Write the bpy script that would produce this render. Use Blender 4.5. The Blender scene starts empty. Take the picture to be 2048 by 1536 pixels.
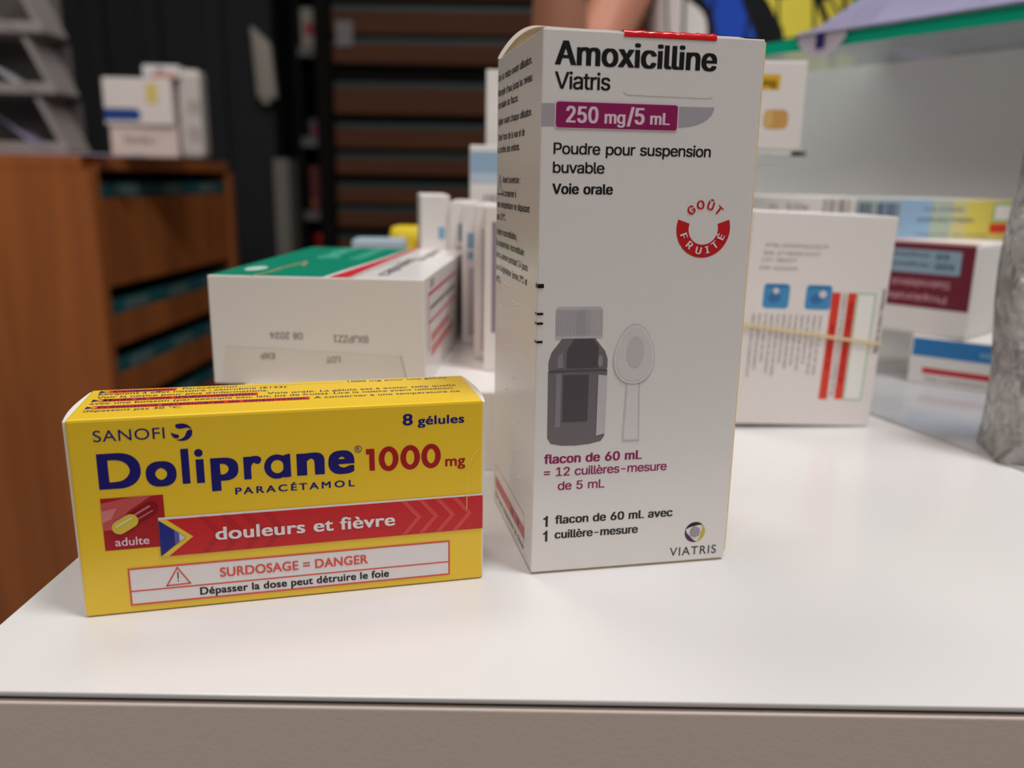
import bpy, bmesh, math, random
from mathutils import Vector, Matrix
from mathutils.geometry import tessellate_polygon

SC = bpy.context.scene
COL = SC.collection
PI = math.pi
random.seed(7)

# ------------------------------------------------------------------ camera
ZC = 0.95            # height of the counter top above the floor
EYE = 0.107          # height of the lens above the counter top
cam = bpy.data.cameras.new('camera')
cam.sensor_width = 36.0
cam.lens = 29.705
cam.clip_start = 0.01
cam.dof.use_dof = True
cam.dof.focus_distance = 0.222
cam.dof.aperture_fstop = 9.5
co = bpy.data.objects.new('camera', cam)
COL.objects.link(co)
_p, _r = math.radians(13.6446), math.radians(0.9087)
_fwd = Vector((0, math.cos(_p), -math.sin(_p)))
_rt = Vector((1, 0, 0))
_dn = Vector((0, -math.sin(_p), -math.cos(_p)))
_rt2 = _rt * math.cos(_r) - _dn * math.sin(_r)
_dn2 = _rt * math.sin(_r) + _dn * math.cos(_r)
M = Matrix(((_rt2.x, -_dn2.x, -_fwd.x, 0), (_rt2.y, -_dn2.y, -_fwd.y, 0),
            (_rt2.z, -_dn2.z, -_fwd.z, ZC + EYE), (0, 0, 0, 1)))
co.matrix_world = M
SC.camera = co

# ------------------------------------------------------------------ light
def world():
    w = bpy.data.worlds.new('shop_ambient')
    SC.world = w
    w.use_nodes = True
    b = w.node_tree.nodes['Background']
    b.inputs[0].default_value = (1.0, 0.94, 0.91, 1)
    b.inputs[1].default_value = 0.06
world()

def area(name, loc, target, size, sizey, power, col):
    l = bpy.data.lights.new(name, 'AREA')
    l.shape = 'RECTANGLE'
    l.size = size
    l.size_y = sizey
    l.energy = power
    l.color = col
    o = bpy.data.objects.new(name, l)
    o.location = loc
    o.rotation_euler = (Vector(target) - Vector(loc)).to_track_quat('-Z', 'Y').to_euler()
    COL.objects.link(o)
    return o
area('ceiling_panel_key', (0.46, 0.02, ZC + 1.66), (0, 0.25, ZC), 0.34, 0.34, 16.6, (0.955, 0.965, 1.0))
area('fill_front', (-0.2, -1.5, ZC + 1.7), (0, 0.3, ZC), 1.2, 0.6, 12.5, (1.0, 0.91, 0.87))  # added fill lamp behind the camera, brightens the upright front faces
area('fill_side', (-1.0, 0.05, ZC + 1.6), (0.1, 0.4, ZC), 0.6, 0.6, 4.2, (1.0, 0.95, 0.92))  # added weak lamp, lifts the white upstand and the tall carton's side
area('fill_back', (-0.45, 0.95, ZC + 1.75), (-0.4, 1.2, ZC), 0.6, 0.6, 9.0, (1.0, 0.95, 0.9))  # added lamp that lights the background apart from the key

SC.view_settings.view_transform = 'Standard'
SC.view_settings.look = 'None'
SC.view_settings.gamma = 1.0
SC.view_settings.use_curve_mapping = False
SC.view_settings.exposure = 0.12

# ------------------------------------------------------------------ materials
def lin(c):
    r = []
    for v in c:
        v /= 255.0
        r.append(v / 12.92 if v <= 0.04045 else ((v + 0.055) / 1.055) ** 2.4)
    return (r[0], r[1], r[2], 1.0)
_m = {}
def mat(name, col, rough=0.5, spec=0.5, coat=0.0, bump=0.0, bscale=900.0, metal=0.0, vary=0.0, vscale=30.0):
    if name in _m:
        return _m[name]
    m = bpy.data.materials.new(name)
    m.use_nodes = True
    nt = m.node_tree
    b = nt.nodes['Principled BSDF']
    c = lin(col)
    b.inputs['Base Color'].default_value = c
    b.inputs['Roughness'].default_value = rough
    b.inputs['Specular IOR Level'].default_value = spec
    b.inputs['Metallic'].default_value = metal
    b.inputs['Coat Weight'].default_value = coat
    b.inputs['Coat Roughness'].default_value = 0.12
    if vary or bump:
        tc = nt.nodes.new('ShaderNodeTexCoord')
        if vary:
            n = nt.nodes.new('ShaderNodeTexNoise')
            n.inputs['Scale'].default_value = vscale
            n.inputs['Detail'].default_value = 4
            nt.links.new(tc.outputs['Object'], n.inputs['Vector'])
            mx = nt.nodes.new('ShaderNodeMix')
            mx.data_type = 'RGBA'
            mx.inputs[6].default_value = tuple(v * (1 - vary) for v in c[:3]) + (1,)
            mx.inputs[7].default_value = tuple(min(1, v * (1 + vary)) for v in c[:3]) + (1,)
            nt.links.new(n.outputs['Fac'], mx.inputs[0])
            nt.links.new(mx.outputs[2], b.inputs['Base Color'])
        if bump:
            n2 = nt.nodes.new('ShaderNodeTexNoise')
            n2.inputs['Scale'].default_value = bscale
            nt.links.new(tc.outputs['Object'], n2.inputs['Vector'])
            bp = nt.nodes.new('ShaderNodeBump')
            bp.inputs['Strength'].default_value = bump
            bp.inputs['Distance'].default_value = 0.0004
            nt.links.new(n2.outputs['Fac'], bp.inputs['Height'])
            nt.links.new(bp.outputs['Normal'], b.inputs['Normal'])
    _m[name] = m
    return m
def ink(name, col, rough=0.38):
    return mat('ink_' + name, col, rough, 0.45)
def wood(name, c1, c2, axis='Z', scale=6.0, rough=0.45):
    if name in _m:
        return _m[name]
    m = bpy.data.materials.new(name)
    m.use_nodes = True
    nt = m.node_tree
    b = nt.nodes['Principled BSDF']
    tc = nt.nodes.new('ShaderNodeTexCoord')
    mp = nt.nodes.new('ShaderNodeMapping')
    mp.inputs['Scale'].default_value = {'Z': (scale, scale, scale * .08), 'Y': (scale, scale * .08, scale), 'X': (scale * .08, scale, scale)}[axis]
    n = nt.nodes.new('ShaderNodeTexNoise')
    n.inputs['Scale'].default_value = 3.0
    n.inputs['Detail'].default_value = 6
    n.inputs['Distortion'].default_value = 0.8
    r = nt.nodes.new('ShaderNodeValToRGB')
    r.color_ramp.elements[0].position = 0.3
    r.color_ramp.elements[0].color = lin(c1)
    r.color_ramp.elements[1].position = 0.7
    r.color_ramp.elements[1].color = lin(c2)
    nt.links.new(tc.outputs['Object'], mp.inputs['Vector'])
    nt.links.new(mp.outputs[0], n.inputs['Vector'])
    nt.links.new(n.outputs['Fac'], r.inputs['Fac'])
    nt.links.new(r.outputs[0], b.inputs['Base Color'])
    b.inputs['Roughness'].default_value = rough
    _m[name] = m
    return m
def clear(name, col=(255, 255, 255), rough=0.03, ior=1.49):
    if name in _m:
        return _m[name]
    m = mat(name, col, rough)
    b = m.node_tree.nodes['Principled BSDF']
    b.inputs['Transmission Weight'].default_value = 1.0
    b.inputs['IOR'].default_value = ior
    return m

CARD = mat('white_coated_card', (236, 231, 226), 0.34, 0.5, coat=0.25, bump=0.05, bscale=1500)
CARD2 = mat('white_card_matt', (232, 226, 221), 0.5, 0.4)
CREAM = mat('cream_card_core', (243, 222, 178), 0.7, 0.2)
YEL = mat('yellow_coated_card', (246, 205, 46), 0.33, 0.5, coat=0.2, bump=0.05, bscale=1500)
BLACK = ink('black', (26, 24, 26))
GREYINK = ink('grey', (128, 122, 124))
NAVY = ink('navy', (28, 22, 112))
RED = ink('red', (206, 34, 40))
DRED = ink('dark_red', (172, 22, 32))
SALMON = ink('salmon_red', (226, 84, 74))
WHITE = ink('white', (240, 232, 230))
PINK = ink('pale_pink', (240, 208, 222))
MAG = ink('magenta', (150, 32, 94))

# ------------------------------------------------------------------ object helpers
def link(o, parent=None):
    COL.objects.link(o)
    if parent:
        o.parent = parent
    return o
def tag(o, label=None, cat=None, group=None, kind=None):
    if label: o['label'] = label
    if cat: o['category'] = cat
    if group: o['group'] = group
    if kind: o['kind'] = kind
    return o
def thing(name, label, cat, loc=(0, 0, 0), yaw=0.0, group=None, rot=None):
    o = bpy.data.objects.new(name, None)
    o.empty_display_size = 0.01
    o.location = loc
    o.rotation_euler = rot if rot else (0, 0, yaw)
    link(o)
    return tag(o, label, cat, group)
def mesh_obj(name, verts, faces, mats, parent=None, fm=None, smooth=False):
    me = bpy.data.meshes.new(name)
    me.from_pydata([tuple(v) for v in verts], [], faces)
    for m in (mats if isinstance(mats, (list, tuple)) else [mats]):
        me.materials.append(m)
    if fm:
        for p, i in zip(me.polygons, fm):
            p.material_index = i
    if smooth:
        for p in me.polygons:
            p.use_smooth = True
    me.update()
    return link(bpy.data.objects.new(name, me), parent)
def bm_obj(name, bm, mats, parent=None, smooth=False):
    me = bpy.data.meshes.new(name)
    bmesh.ops.recalc_face_normals(bm, faces=bm.faces)
    bm.to_mesh(me)
    bm.free()
    for m in (mats if isinstance(mats, (list, tuple)) else [mats]):
        me.materials.append(m)
    if smooth:
        for p in me.polygons:
            p.use_smooth = True
    return link(bpy.data.objects.new(name, me), parent)
def add_box(bm, x0, x1, y0, y1, z0, z1, mi=0, bev=0.0, seg=2):
    r = bmesh.ops.create_cube(bm, size=1.0)
    vs = r['verts']
    for v in vs:
        v.co = Vector((x0 + (v.co.x + .5) * (x1 - x0), y0 + (v.co.y + .5) * (y1 - y0), z0 + (v.co.z + .5) * (z1 - z0)))
    fs = list({f for v in vs for f in v.link_faces})
    for f in fs:
        f.material_index = mi
    if bev:
        es = list({e for v in vs for e in v.link_edges})
        bmesh.ops.bevel(bm, geom=es, offset=bev, segments=seg, affect='EDGES', profile=0.6)
def box(name, dims, m, parent=None, bev=0.0, seg=2):
    bm = bmesh.new()
    add_box(bm, *dims, bev=bev, seg=seg)
    return bm_obj(name, bm, m, parent)
def tube(bm, pts, rad, n=10, closed=False, mi=0):
    pts = [Vector(p) for p in pts]
    rings = []
    L = len(pts)
    up = Vector((0, 0, 1))
    for i, p in enumerate(pts):
        a = pts[(i - 1) % L] if (closed or i > 0) else p
        b = pts[(i + 1) % L] if (closed or i < L - 1) else p
        t = (b - a).normalized()
        s = t.cross(up)
        if s.length < 1e-4:
            s = t.cross(Vector((1, 0, 0)))
        s.normalize()
        u = s.cross(t)
        r = rad[i] if isinstance(rad, (list, tuple)) else rad
        rings.append([bm.verts.new(p + (s * math.cos(2 * PI * k / n) + u * math.sin(2 * PI * k / n)) * r) for k in range(n)])
    for i in range(L if closed else L - 1):
        A, B = rings[i], rings[(i + 1) % L]
        for k in range(n):
            bm.faces.new((A[k], A[(k + 1) % n], B[(k + 1) % n], B[k])).material_index = mi
    if not closed:
        bm.faces.new(rings[0][::-1]).material_index = mi
        bm.faces.new(rings[-1]).material_index = mi
def lathe(bm, prof, n=24, c=(0, 0, 0), mi=0):
    rings = []
    for r, z in prof:
        rings.append([bm.verts.new((c[0] + r * math.cos(2 * PI * k / n), c[1] + r * math.sin(2 * PI * k / n), c[2] + z)) for k in range(n)])
    for A, B in zip(rings, rings[1:]):
        for k in range(n):
            bm.faces.new((A[k], A[(k + 1) % n], B[(k + 1) % n], B[k])).material_index = mi
    bm.faces.new(rings[0][::-1]).material_index = mi
    bm.faces.new(rings[-1]).material_index = mi

# ------------------------------------------------------------------ lettering
# outlines keyed by character code: advance, then loops of x, y in 1/500 em
REGULAR = {
33:[98,[72,195,72,255,70,257,30,257,27,257,25,255,27,80,30,77,67,77,70,80],[77,10,78,23,76,33,70,40,64,45,55,46,36,45,27,40,22,33,20,23,21,11,26,2,33,-3,42,-5,61,-5,70,1]],
39:[103,[72,184,74,256,70,257,30,257,33,156,70,156]],
40:[137,[84,78,82,112,87,156,102,212,124,265,124,271,120,273,83,273,71,253,58,218,47,178,40,137,38,100,41,62,49,25,63,-13,80,-47,83,-51,124,-50,124,-44,107,-7,95,26,88,53]],
41:[137,[25,-51,54,-51,60,-41,74,-13,86,21,94,53,98,81,97,128,89,181,82,209,72,236,61,262,54,273,16,273,13,271,13,265,30,225,43,184,51,146,54,112,53,78,45,40,32,0,13,-44,13,-51]],
44:[94,[64,-6,74,28,74,38,28,38,13,-56,13,-63,48,-62]],
45:[227,[64,91,173,91,175,95,175,123,173,125,170,125,51,125,51,91]],
46:[94,[75,10,77,23,75,33,69,41,63,45,54,46,35,46,25,40,20,33,19,23,19,11,25,2,32,-3,41,-5,60,-5,69,0]],
47:[125,[53,159,1,-34,2,-41,39,-41,42,-40,123,262,123,269,120,269,83,269]],
48:[227,[63,157,68,181,77,200,87,214,99,222,112,226,125,223,137,216,150,200,158,182,164,157,166,128,164,100,160,78,153,60,143,44,131,34,115,29,103,31,87,41,75,57,68,75,63,100,61,128],[33,41,45,22,59,9,78,-2,100,-6,131,-6,153,0,173,13,188,32,198,53,206,85,209,116,207,160,201,191,192,216,178,236,162,249,146,257,131,260,106,261,87,259,71,253,59,245,48,235,39,222,31,207,24,185,18,141,18,113,20,85,26,60]],
49:[227,[45,-3,202,-3,201,29,148,30,144,32,144,254,142,257,92,257,37,216,37,182,39,177,51,177,98,212,100,207,100,32,98,30,33,30,32,-3]],
50:[227,[39,-3,200,-3,201,29,198,31,88,32,167,117,185,141,193,160,196,176,197,191,195,204,192,216,185,229,177,238,167,247,154,254,139,259,123,261,95,260,79,257,64,250,51,242,40,229,33,216,27,191,27,179,29,178,69,179,73,197,83,213,95,222,111,226,128,222,142,213,150,201,154,185,149,166,135,144,26,27,26,-3]],
51:[227,[172,10,188,25,194,35,200,47,202,60,203,75,199,100,188,119,172,135,154,144,129,148,125,150,191,226,192,228,192,257,29,257,29,225,32,223,133,222,73,153,72,122,76,121,113,119,135,112,144,104,151,97,156,85,158,72,155,57,144,42,129,32,110,28,91,32,76,40,65,53,60,69,16,69,17,50,25,32,35,19,50,7,66,-1,85,-5,116,-7,135,-5,154,0]],
52:[227,[60,160,14,82,14,51,133,49,135,47,135,-3,177,-3,178,47,180,50,211,50,213,54,213,82,211,84,179,85,177,161,139,162,135,160,134,85,64,85,161,250,161,257,117,257]],
53:[227,[90,35,76,47,70,57,68,66,65,68,27,68,24,66,26,47,31,35,39,22,55,7,74,-2,93,-6,124,-6,146,-2,165,7,182,22,194,41,201,66,201,100,193,125,177,147,159,161,137,168,105,170,90,168,77,164,75,166,82,222,187,223,189,225,189,257,42,257,28,125,30,123,68,120,84,129,96,133,109,135,118,133,130,128,143,118,151,107,156,91,157,78,154,63,148,50,140,41,127,33,112,28,99,31]],
54:[227,[77,194,45,145,30,113,26,94,26,75,27,60,31,44,39,28,50,16,61,7,76,-1,95,-6,120,-7,136,-5,151,-1,165,7,177,16,187,28,194,41,198,53,200,69,201,88,198,107,193,119,186,132,177,141,167,149,145,158,107,160,106,163,164,247,166,250,166,257,120,257],[92,35,79,47,72,63,69,78,72,97,81,113,95,124,114,129,126,126,142,116,149,107,154,97,157,78,154,60,149,50,142,41,126,31,111,28]],
55:[227,[97,112,43,4,44,-3,89,-3,201,219,200,257,25,257,25,224,152,222]],
56:[227,[86,35,72,47,67,57,64,66,66,82,77,98,92,109,114,114,133,109,148,99,158,85,162,69,159,57,151,44,139,35,120,29,105,29],[204,44,206,60,207,75,202,97,189,117,180,125,169,132,168,135,177,141,186,151,192,163,196,175,197,194,196,207,192,219,184,232,173,243,161,251,145,257,130,260,102,261,86,259,70,254,55,245,45,236,37,225,32,213,29,200,29,178,33,163,43,147,58,135,57,132,45,124,34,113,26,100,22,88,20,72,21,53,25,38,33,25,49,10,73,-2,98,-6,133,-6,155,-1,177,10,194,25],[86,216,98,223,114,226,130,222,142,214,149,203,153,188,149,172,142,162,130,153,114,148,98,152,86,160,77,172,73,188,77,203]],
57:[227,[72,160,69,176,74,197,85,213,98,222,114,227,126,223,142,213,151,201,155,191,157,179,155,160,145,142,129,130,114,125,95,131,86,138,79,144],[67,-3,104,-3,107,-2,175,98,188,122,196,141,200,160,201,182,199,197,194,213,185,229,174,241,161,251,145,257,126,261,101,261,86,258,73,254,57,245,46,235,37,222,30,207,26,185,27,157,32,138,42,121,54,109,70,100,92,95,117,94,120,91,60,4,60,-3]],
58:[94,[41,132,63,134,69,138,75,145,77,155,76,167,71,177,63,182,54,184,35,183,25,177,20,170,19,155,21,145,29,136],[75,10,77,23,75,33,69,41,63,45,54,46,35,46,25,40,20,33,19,23,19,11,25,2,32,-3,41,-5,60,-5,69,0]],
61:[227,[43,45,196,45,197,77,193,80,34,80,30,77,30,46],[30,124,31,120,34,119,193,119,197,121,197,152,193,154,34,154,30,152]],
65:[240,[47,126,2,4,3,-3,48,-3,73,66,78,68,165,68,192,-3,237,-3,237,4,143,257,95,257],[88,110,118,200,121,197,153,104,149,102,87,103]],
66:[228,[96,112,121,112,137,110,150,104,161,94,168,82,171,69,168,56,159,43,146,36,131,32,70,32,69,35,69,110,71,112],[96,146,71,146,69,148,69,219,70,222,124,222,137,219,146,214,156,204,161,191,161,179,155,166,146,157,134,149,118,146],[24,194,24,-3,149,-2,178,5,190,13,198,19,207,32,212,44,215,60,215,76,212,94,204,110,192,122,175,132,176,135,187,142,196,152,202,163,205,176,205,194,203,210,196,226,187,237,168,250,143,256,24,257]],
67:[255,[61,157,71,183,86,204,98,213,108,218,133,224,155,220,174,210,188,194,199,171,240,171,242,172,240,188,232,210,221,226,205,240,190,250,174,256,158,260,140,261,118,260,96,257,77,249,63,241,52,232,40,218,29,200,22,185,15,150,15,103,22,69,29,53,39,38,49,25,61,14,74,6,90,0,105,-5,121,-6,149,-6,168,-3,183,2,199,10,211,19,224,33,233,47,239,63,242,75,242,82,240,83,199,83,190,63,180,50,168,40,149,32,133,30,121,32,105,37,93,45,83,54,74,66,66,82,62,94,58,125]],
68:[251,[69,126,69,219,70,222,118,222,143,216,156,210,167,201,177,188,184,176,191,154,193,132,192,110,188,91,181,73,172,60,162,50,146,40,131,35,115,32,70,32,69,35],[37,-3,124,-3,159,3,174,9,193,20,206,32,218,48,229,73,235,98,237,132,235,160,229,185,218,207,204,226,184,241,162,251,137,257,24,257,24,-3]],
69:[209,[69,160,69,219,70,222,190,223,192,226,192,257,24,257,24,-3,193,-3,193,31,71,32,69,35,69,110,71,111,181,111,184,113,184,145,181,146,71,146,69,148]],
70:[205,[69,160,69,219,70,222,187,223,190,223,191,226,190,257,24,257,24,-3,69,-3,69,107,174,107,178,108,179,110,179,138,178,142,71,142,69,144]],
71:[260,[236,131,136,131,135,128,135,100,136,96,196,96,199,96,201,94,197,75,189,60,178,47,165,38,146,31,127,31,105,38,86,51,74,66,65,86,60,107,58,132,61,157,69,178,80,197,93,209,105,217,118,222,133,225,146,223,163,216,177,206,189,191,199,171,243,172,240,191,230,213,215,232,196,246,177,255,155,260,124,261,102,258,80,251,58,238,40,219,29,200,19,175,15,150,14,116,17,88,25,63,36,41,52,22,68,10,90,-1,111,-6,143,-6,165,-4,186,2,205,13,221,27,234,47,242,69,245,94,245,128,243,131]],
72:[258,[69,160,69,257,24,257,24,-3,69,-3,69,110,71,113,187,113,190,110,190,-3,234,-3,234,257,190,257,190,151,187,148,71,148,69,151]],
73:[150,[22,-3,140,-3,141,29,138,32,101,32,99,32,98,35,98,219,99,222,101,223,138,223,141,226,140,257,9,257,10,223,51,223,53,219,53,35,51,32,10,31,9,-3]],
74:[198,[80,-6,114,-5,136,1,148,9,158,18,169,38,173,53,174,69,173,257,130,257,130,72,126,53,118,41,111,35,98,29,92,28,80,32,67,40,60,50,56,66,55,88,14,90,10,88,12,50,15,38,23,23,36,10,48,2,64,-4]],
76:[196,[69,126,69,257,24,257,24,-3,187,-3,187,29,184,32,70,32,69,35]],
77:[314,[140,110,82,257,24,257,24,-3,65,-3,67,1,68,172,137,-3,140,-3,178,-2,244,166,246,157,246,-3,290,-3,290,257,234,257,231,254,169,94,159,64,156,65]],
78:[262,[24,194,24,-3,69,-3,68,186,187,-3,238,-3,238,257,193,257,193,69,193,73,190,74,74,257,24,257]],
79:[267,[196,71,186,57,171,43,155,35,136,30,121,32,104,38,90,47,78,60,69,75,62,94,59,116,59,141,62,160,69,178,80,197,93,210,105,217,118,222,133,225,140,224,155,220,168,214,177,207,189,194,197,182,203,166,207,147,209,132,206,100,202,85],[250,94,253,122,252,150,249,169,242,191,233,209,221,226,205,240,186,251,165,258,146,261,111,260,90,255,71,246,52,232,36,213,26,194,18,169,14,141,15,107,20,78,29,53,46,29,64,13,83,2,111,-6,146,-6,171,-3,193,6,215,22,230,41,242,63]],
80:[222,[69,126,69,219,70,222,124,222,140,217,153,208,162,194,166,172,162,154,152,138,140,130,124,125,71,124],[37,-3,69,-3,69,88,71,90,134,90,158,94,171,100,182,107,192,116,201,129,207,144,210,160,210,182,208,201,202,216,194,229,184,239,171,247,153,254,131,257,24,257,24,-3]],
82:[224,[69,160,69,219,70,222,115,223,134,220,143,216,152,210,158,204,163,194,166,176,162,157,153,143,139,135,118,131,71,131,69,132,69,135],[37,-3,69,-3,69,91,69,94,71,96,115,96,118,94,171,-3,219,-3,218,7,167,101,169,104,189,116,199,129,208,148,211,166,210,194,203,216,193,232,174,246,156,254,137,257,24,257,24,-3]],
83:[223,[25,215,20,196,21,171,26,156,35,143,48,133,64,124,129,104,147,96,160,86,166,71,163,56,151,42,132,32,110,28,88,33,73,42,63,54,57,71,13,71,13,62,16,46,28,24,40,12,57,2,73,-4,95,-7,126,-7,148,-5,167,2,185,13,195,22,202,34,210,56,210,84,206,96,201,106,187,121,167,133,145,141,104,152,82,162,70,172,64,187,68,202,79,215,95,223,113,226,132,222,148,213,157,202,163,186,204,186,206,187,207,190,205,206,200,218,192,231,176,245,154,256,132,260,95,260,73,256,51,246,35,232]],
84:[224,[10,235,10,223,13,223,89,222,90,219,91,-3,134,-3,135,222,213,223,215,226,214,257,10,257]],
85:[259,[68,122,68,256,28,257,24,256,24,78,27,59,34,40,46,23,62,10,81,0,103,-6,137,-7,162,-5,184,3,203,14,215,26,224,40,230,53,234,72,235,256,231,257,193,257,190,256,190,84,183,62,178,53,168,43,152,34,131,29,109,33,90,43,78,58,71,75,69,87]],
86:[240,[48,126,96,-3,145,-3,238,251,238,257,193,257,190,255,121,53,118,58,49,255,46,257,3,257,2,251]],
88:[237,[185,75,146,132,229,251,229,257,181,257,138,196,119,166,60,255,57,257,9,257,9,251,91,132,91,129,3,4,3,-3,50,-3,53,-1,119,94,185,-3,232,-3,233,-3,232,7]],
90:[219,[27,-3,206,-3,205,31,70,32,203,226,205,229,204,257,14,257,15,223,150,222,16,29,15,26,15,-3]],
97:[195,[135,190,119,194,103,195,78,195,60,191,47,185,35,177,25,168,17,156,15,149,16,142,44,134,56,134,64,146,75,155,91,161,103,161,113,158,122,152,128,143,131,131,130,124,122,119,50,107,31,99,18,87,12,78,10,68,9,49,10,37,15,24,21,15,28,7,38,1,53,-5,72,-7,94,-7,106,-5,119,0,131,8,132,-1,135,-3,172,-3,175,-1,175,131,172,149,168,162,160,174,150,183],[59,37,55,43,52,53,55,62,64,71,72,76,88,80,128,86,131,84,131,68,128,56,121,43,110,34,97,28,85,26,69,30]],
98:[212,[66,122,71,134,80,147,89,155,102,160,111,161,124,158,133,153,143,143,150,131,155,118,157,103,157,87,155,72,149,56,143,45,133,36,118,28,105,28,89,34,77,46,68,62,64,81,63,100],[146,192,127,195,96,194,80,190,64,178,63,181,63,256,61,257,24,257,20,256,21,-2,61,-3,63,9,64,10,78,0,93,-6,108,-7,136,-6,152,-1,164,6,175,15,185,28,195,50,200,72,201,106,198,131,191,150,179,168,164,182]],
99:[198,[136,192,118,195,93,195,77,193,61,188,46,179,35,168,24,153,17,137,12,118,11,90,13,68,17,50,25,34,36,18,52,5,68,-2,86,-7,111,-7,127,-6,143,-1,158,7,171,18,180,30,186,43,186,54,161,61,149,62,146,61,139,47,127,35,111,28,99,27,86,31,74,40,65,53,59,65,54,93,58,118,68,140,83,155,102,161,121,157,135,147,146,128,158,128,183,134,186,137,186,143,183,153,171,171,155,183]],
100:[212,[186,-3,190,-3,192,0,192,256,190,257,152,257,149,256,149,178,130,191,108,195,74,194,58,188,46,181,28,162,16,137,11,106,12,72,18,47,29,25,44,9,61,-1,83,-7,115,-7,133,-1,149,11,150,0,152,-3],[65,53,57,72,54,93,57,115,65,136,75,150,90,159,102,161,121,156,130,149,137,140,144,128,148,112,150,97,148,81,145,65,140,53,133,43,124,35,115,30,102,27,90,30,80,35,71,43]],
101:[202,[165,9,176,18,184,31,188,40,188,47,186,49,161,55,149,55,146,54,137,40,127,32,108,27,96,28,80,35,67,47,59,62,55,81,190,82,192,84,190,125,185,143,175,162,165,175,152,184,140,190,124,194,83,194,68,191,52,183,38,172,27,158,18,140,12,118,11,90,13,68,18,47,27,30,39,15,52,5,68,-2,86,-6,115,-7,133,-5,149,0],[57,122,64,137,74,149,86,158,102,162,118,158,130,150,141,134,147,115,143,114,58,114,56,115]],
102:[127,[38,-3,77,-3,77,157,79,160,116,160,119,161,120,163,119,192,79,193,77,194,78,213,82,226,91,232,98,233,107,231,120,232,127,257,127,263,126,264,110,268,82,268,69,266,57,260,45,251,37,238,34,222,34,194,32,193,1,193,-3,191,-2,161,32,160,34,157,34,1,34,-3]],
103:[213,[168,-62,177,-53,184,-43,189,-31,192,-18,192,191,190,193,152,193,150,191,149,178,133,189,118,194,86,195,61,189,46,180,34,169,24,155,17,138,11,113,11,88,13,66,19,47,27,32,40,18,55,7,71,2,90,-1,121,1,136,7,149,17,148,-12,144,-25,136,-33,127,-39,115,-44,102,-45,83,-41,71,-33,58,-19,55,-18,43,-18,21,-31,20,-40,30,-54,43,-64,58,-72,77,-77,108,-78,130,-77,152,-71],[124,154,137,141,146,122,150,97,147,72,140,56,127,42,118,37,108,34,102,33,93,35,83,38,74,45,67,53,60,66,56,78,55,94,58,119,68,141,74,148,83,156,102,161,115,159]],
104:[205,[65,126,68,135,74,145,83,153,93,158,105,161,111,160,121,156,130,149,139,135,142,119,142,-3,184,-3,185,129,182,148,177,163,168,176,158,185,146,191,133,194,108,195,93,194,77,188,64,180,63,182,63,254,61,257,20,257,20,-3,62,-3,63,110]],
105:[83,[28,-3,63,-3,63,191,62,193,24,193,20,191,20,1,21,-3],[15,235,19,226,28,220,34,218,56,220,65,226,68,232,69,251,65,257,56,264,31,264,22,260,17,254,15,247]],
106:[83,[2,-74,24,-73,43,-65,55,-52,61,-36,63,-18,63,189,61,193,20,192,20,-18,17,-27,11,-35,5,-39,-7,-40,-11,-43,-11,-74],[52,219,61,223,68,231,69,245,67,254,61,261,52,265,33,265,24,262,18,256,15,248,14,236,18,228,24,222,30,219]],
108:[95,[63,203,63,256,61,257,24,257,20,256,20,34,25,15,30,8,36,2,46,-2,55,-4,83,-4,96,-1,92,28,89,30,71,31,65,37,63,46]],
109:[305,[174,13,174,119,175,132,180,144,189,154,199,159,211,161,224,157,233,151,237,144,241,135,242,-3,284,-3,284,141,280,160,271,176,261,185,252,190,230,196,205,196,189,193,177,187,161,173,158,173,151,182,143,189,124,196,102,196,89,194,77,190,64,181,61,192,21,192,20,-3,62,-3,64,129,69,141,77,151,86,158,99,162,108,160,119,154,127,144,130,135,132,-3,174,-3]],
110:[205,[65,126,68,135,74,145,83,153,93,158,105,161,111,160,121,156,130,149,139,135,142,119,142,-3,184,-3,185,129,181,154,171,172,158,185,143,192,121,195,102,195,89,193,76,188,64,180,62,182,61,192,24,193,20,191,20,-3,62,-3,63,110]],
111:[208,[136,192,118,195,93,195,77,193,61,188,46,179,35,168,24,153,17,137,12,118,11,90,13,68,17,50,25,34,36,18,52,5,68,-2,86,-7,115,-7,130,-5,146,0,161,9,172,18,183,34,190,50,195,72,197,97,195,118,189,140,180,159,168,174,152,185],[85,156,96,160,105,161,118,158,127,153,136,145,143,136,148,125,152,109,153,93,152,81,149,65,143,53,136,43,127,35,118,30,108,27,102,27,90,30,74,40,63,56,56,78,55,100,60,125,70,143]],
112:[212,[33,-74,62,-74,63,7,64,11,77,1,93,-6,121,-7,139,-5,155,0,170,11,182,23,191,39,198,57,201,82,201,111,197,132,190,151,180,167,168,180,152,189,127,195,96,194,80,190,64,178,62,182,61,193,20,192,20,-74],[142,145,151,129,157,107,157,86,152,62,143,45,130,34,121,29,111,27,99,29,89,34,80,42,73,51,68,64,64,79,63,95,64,111,68,126,74,139,81,148,89,155,102,160,111,161,124,158,133,153]],
113:[212,[73,-5,93,-7,121,-5,133,-1,149,11,150,-74,191,-74,192,192,152,193,151,192,149,177,136,187,121,194,93,195,74,194,58,188,46,181,34,170,25,157,16,136,11,111,12,76,16,51,26,29,39,14,55,2],[90,159,102,161,108,161,121,156,130,149,136,142,143,130,149,104,148,76,145,64,139,51,132,42,124,35,115,30,102,27,83,33,70,45,60,64,55,86,56,111,63,132,74,149]],
114:[130,[33,-3,61,-3,63,1,63,116,67,135,76,148,89,156,102,159,127,159,127,195,89,195,77,191,64,182,62,185,61,192,24,193,20,191,20,-3]],
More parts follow.
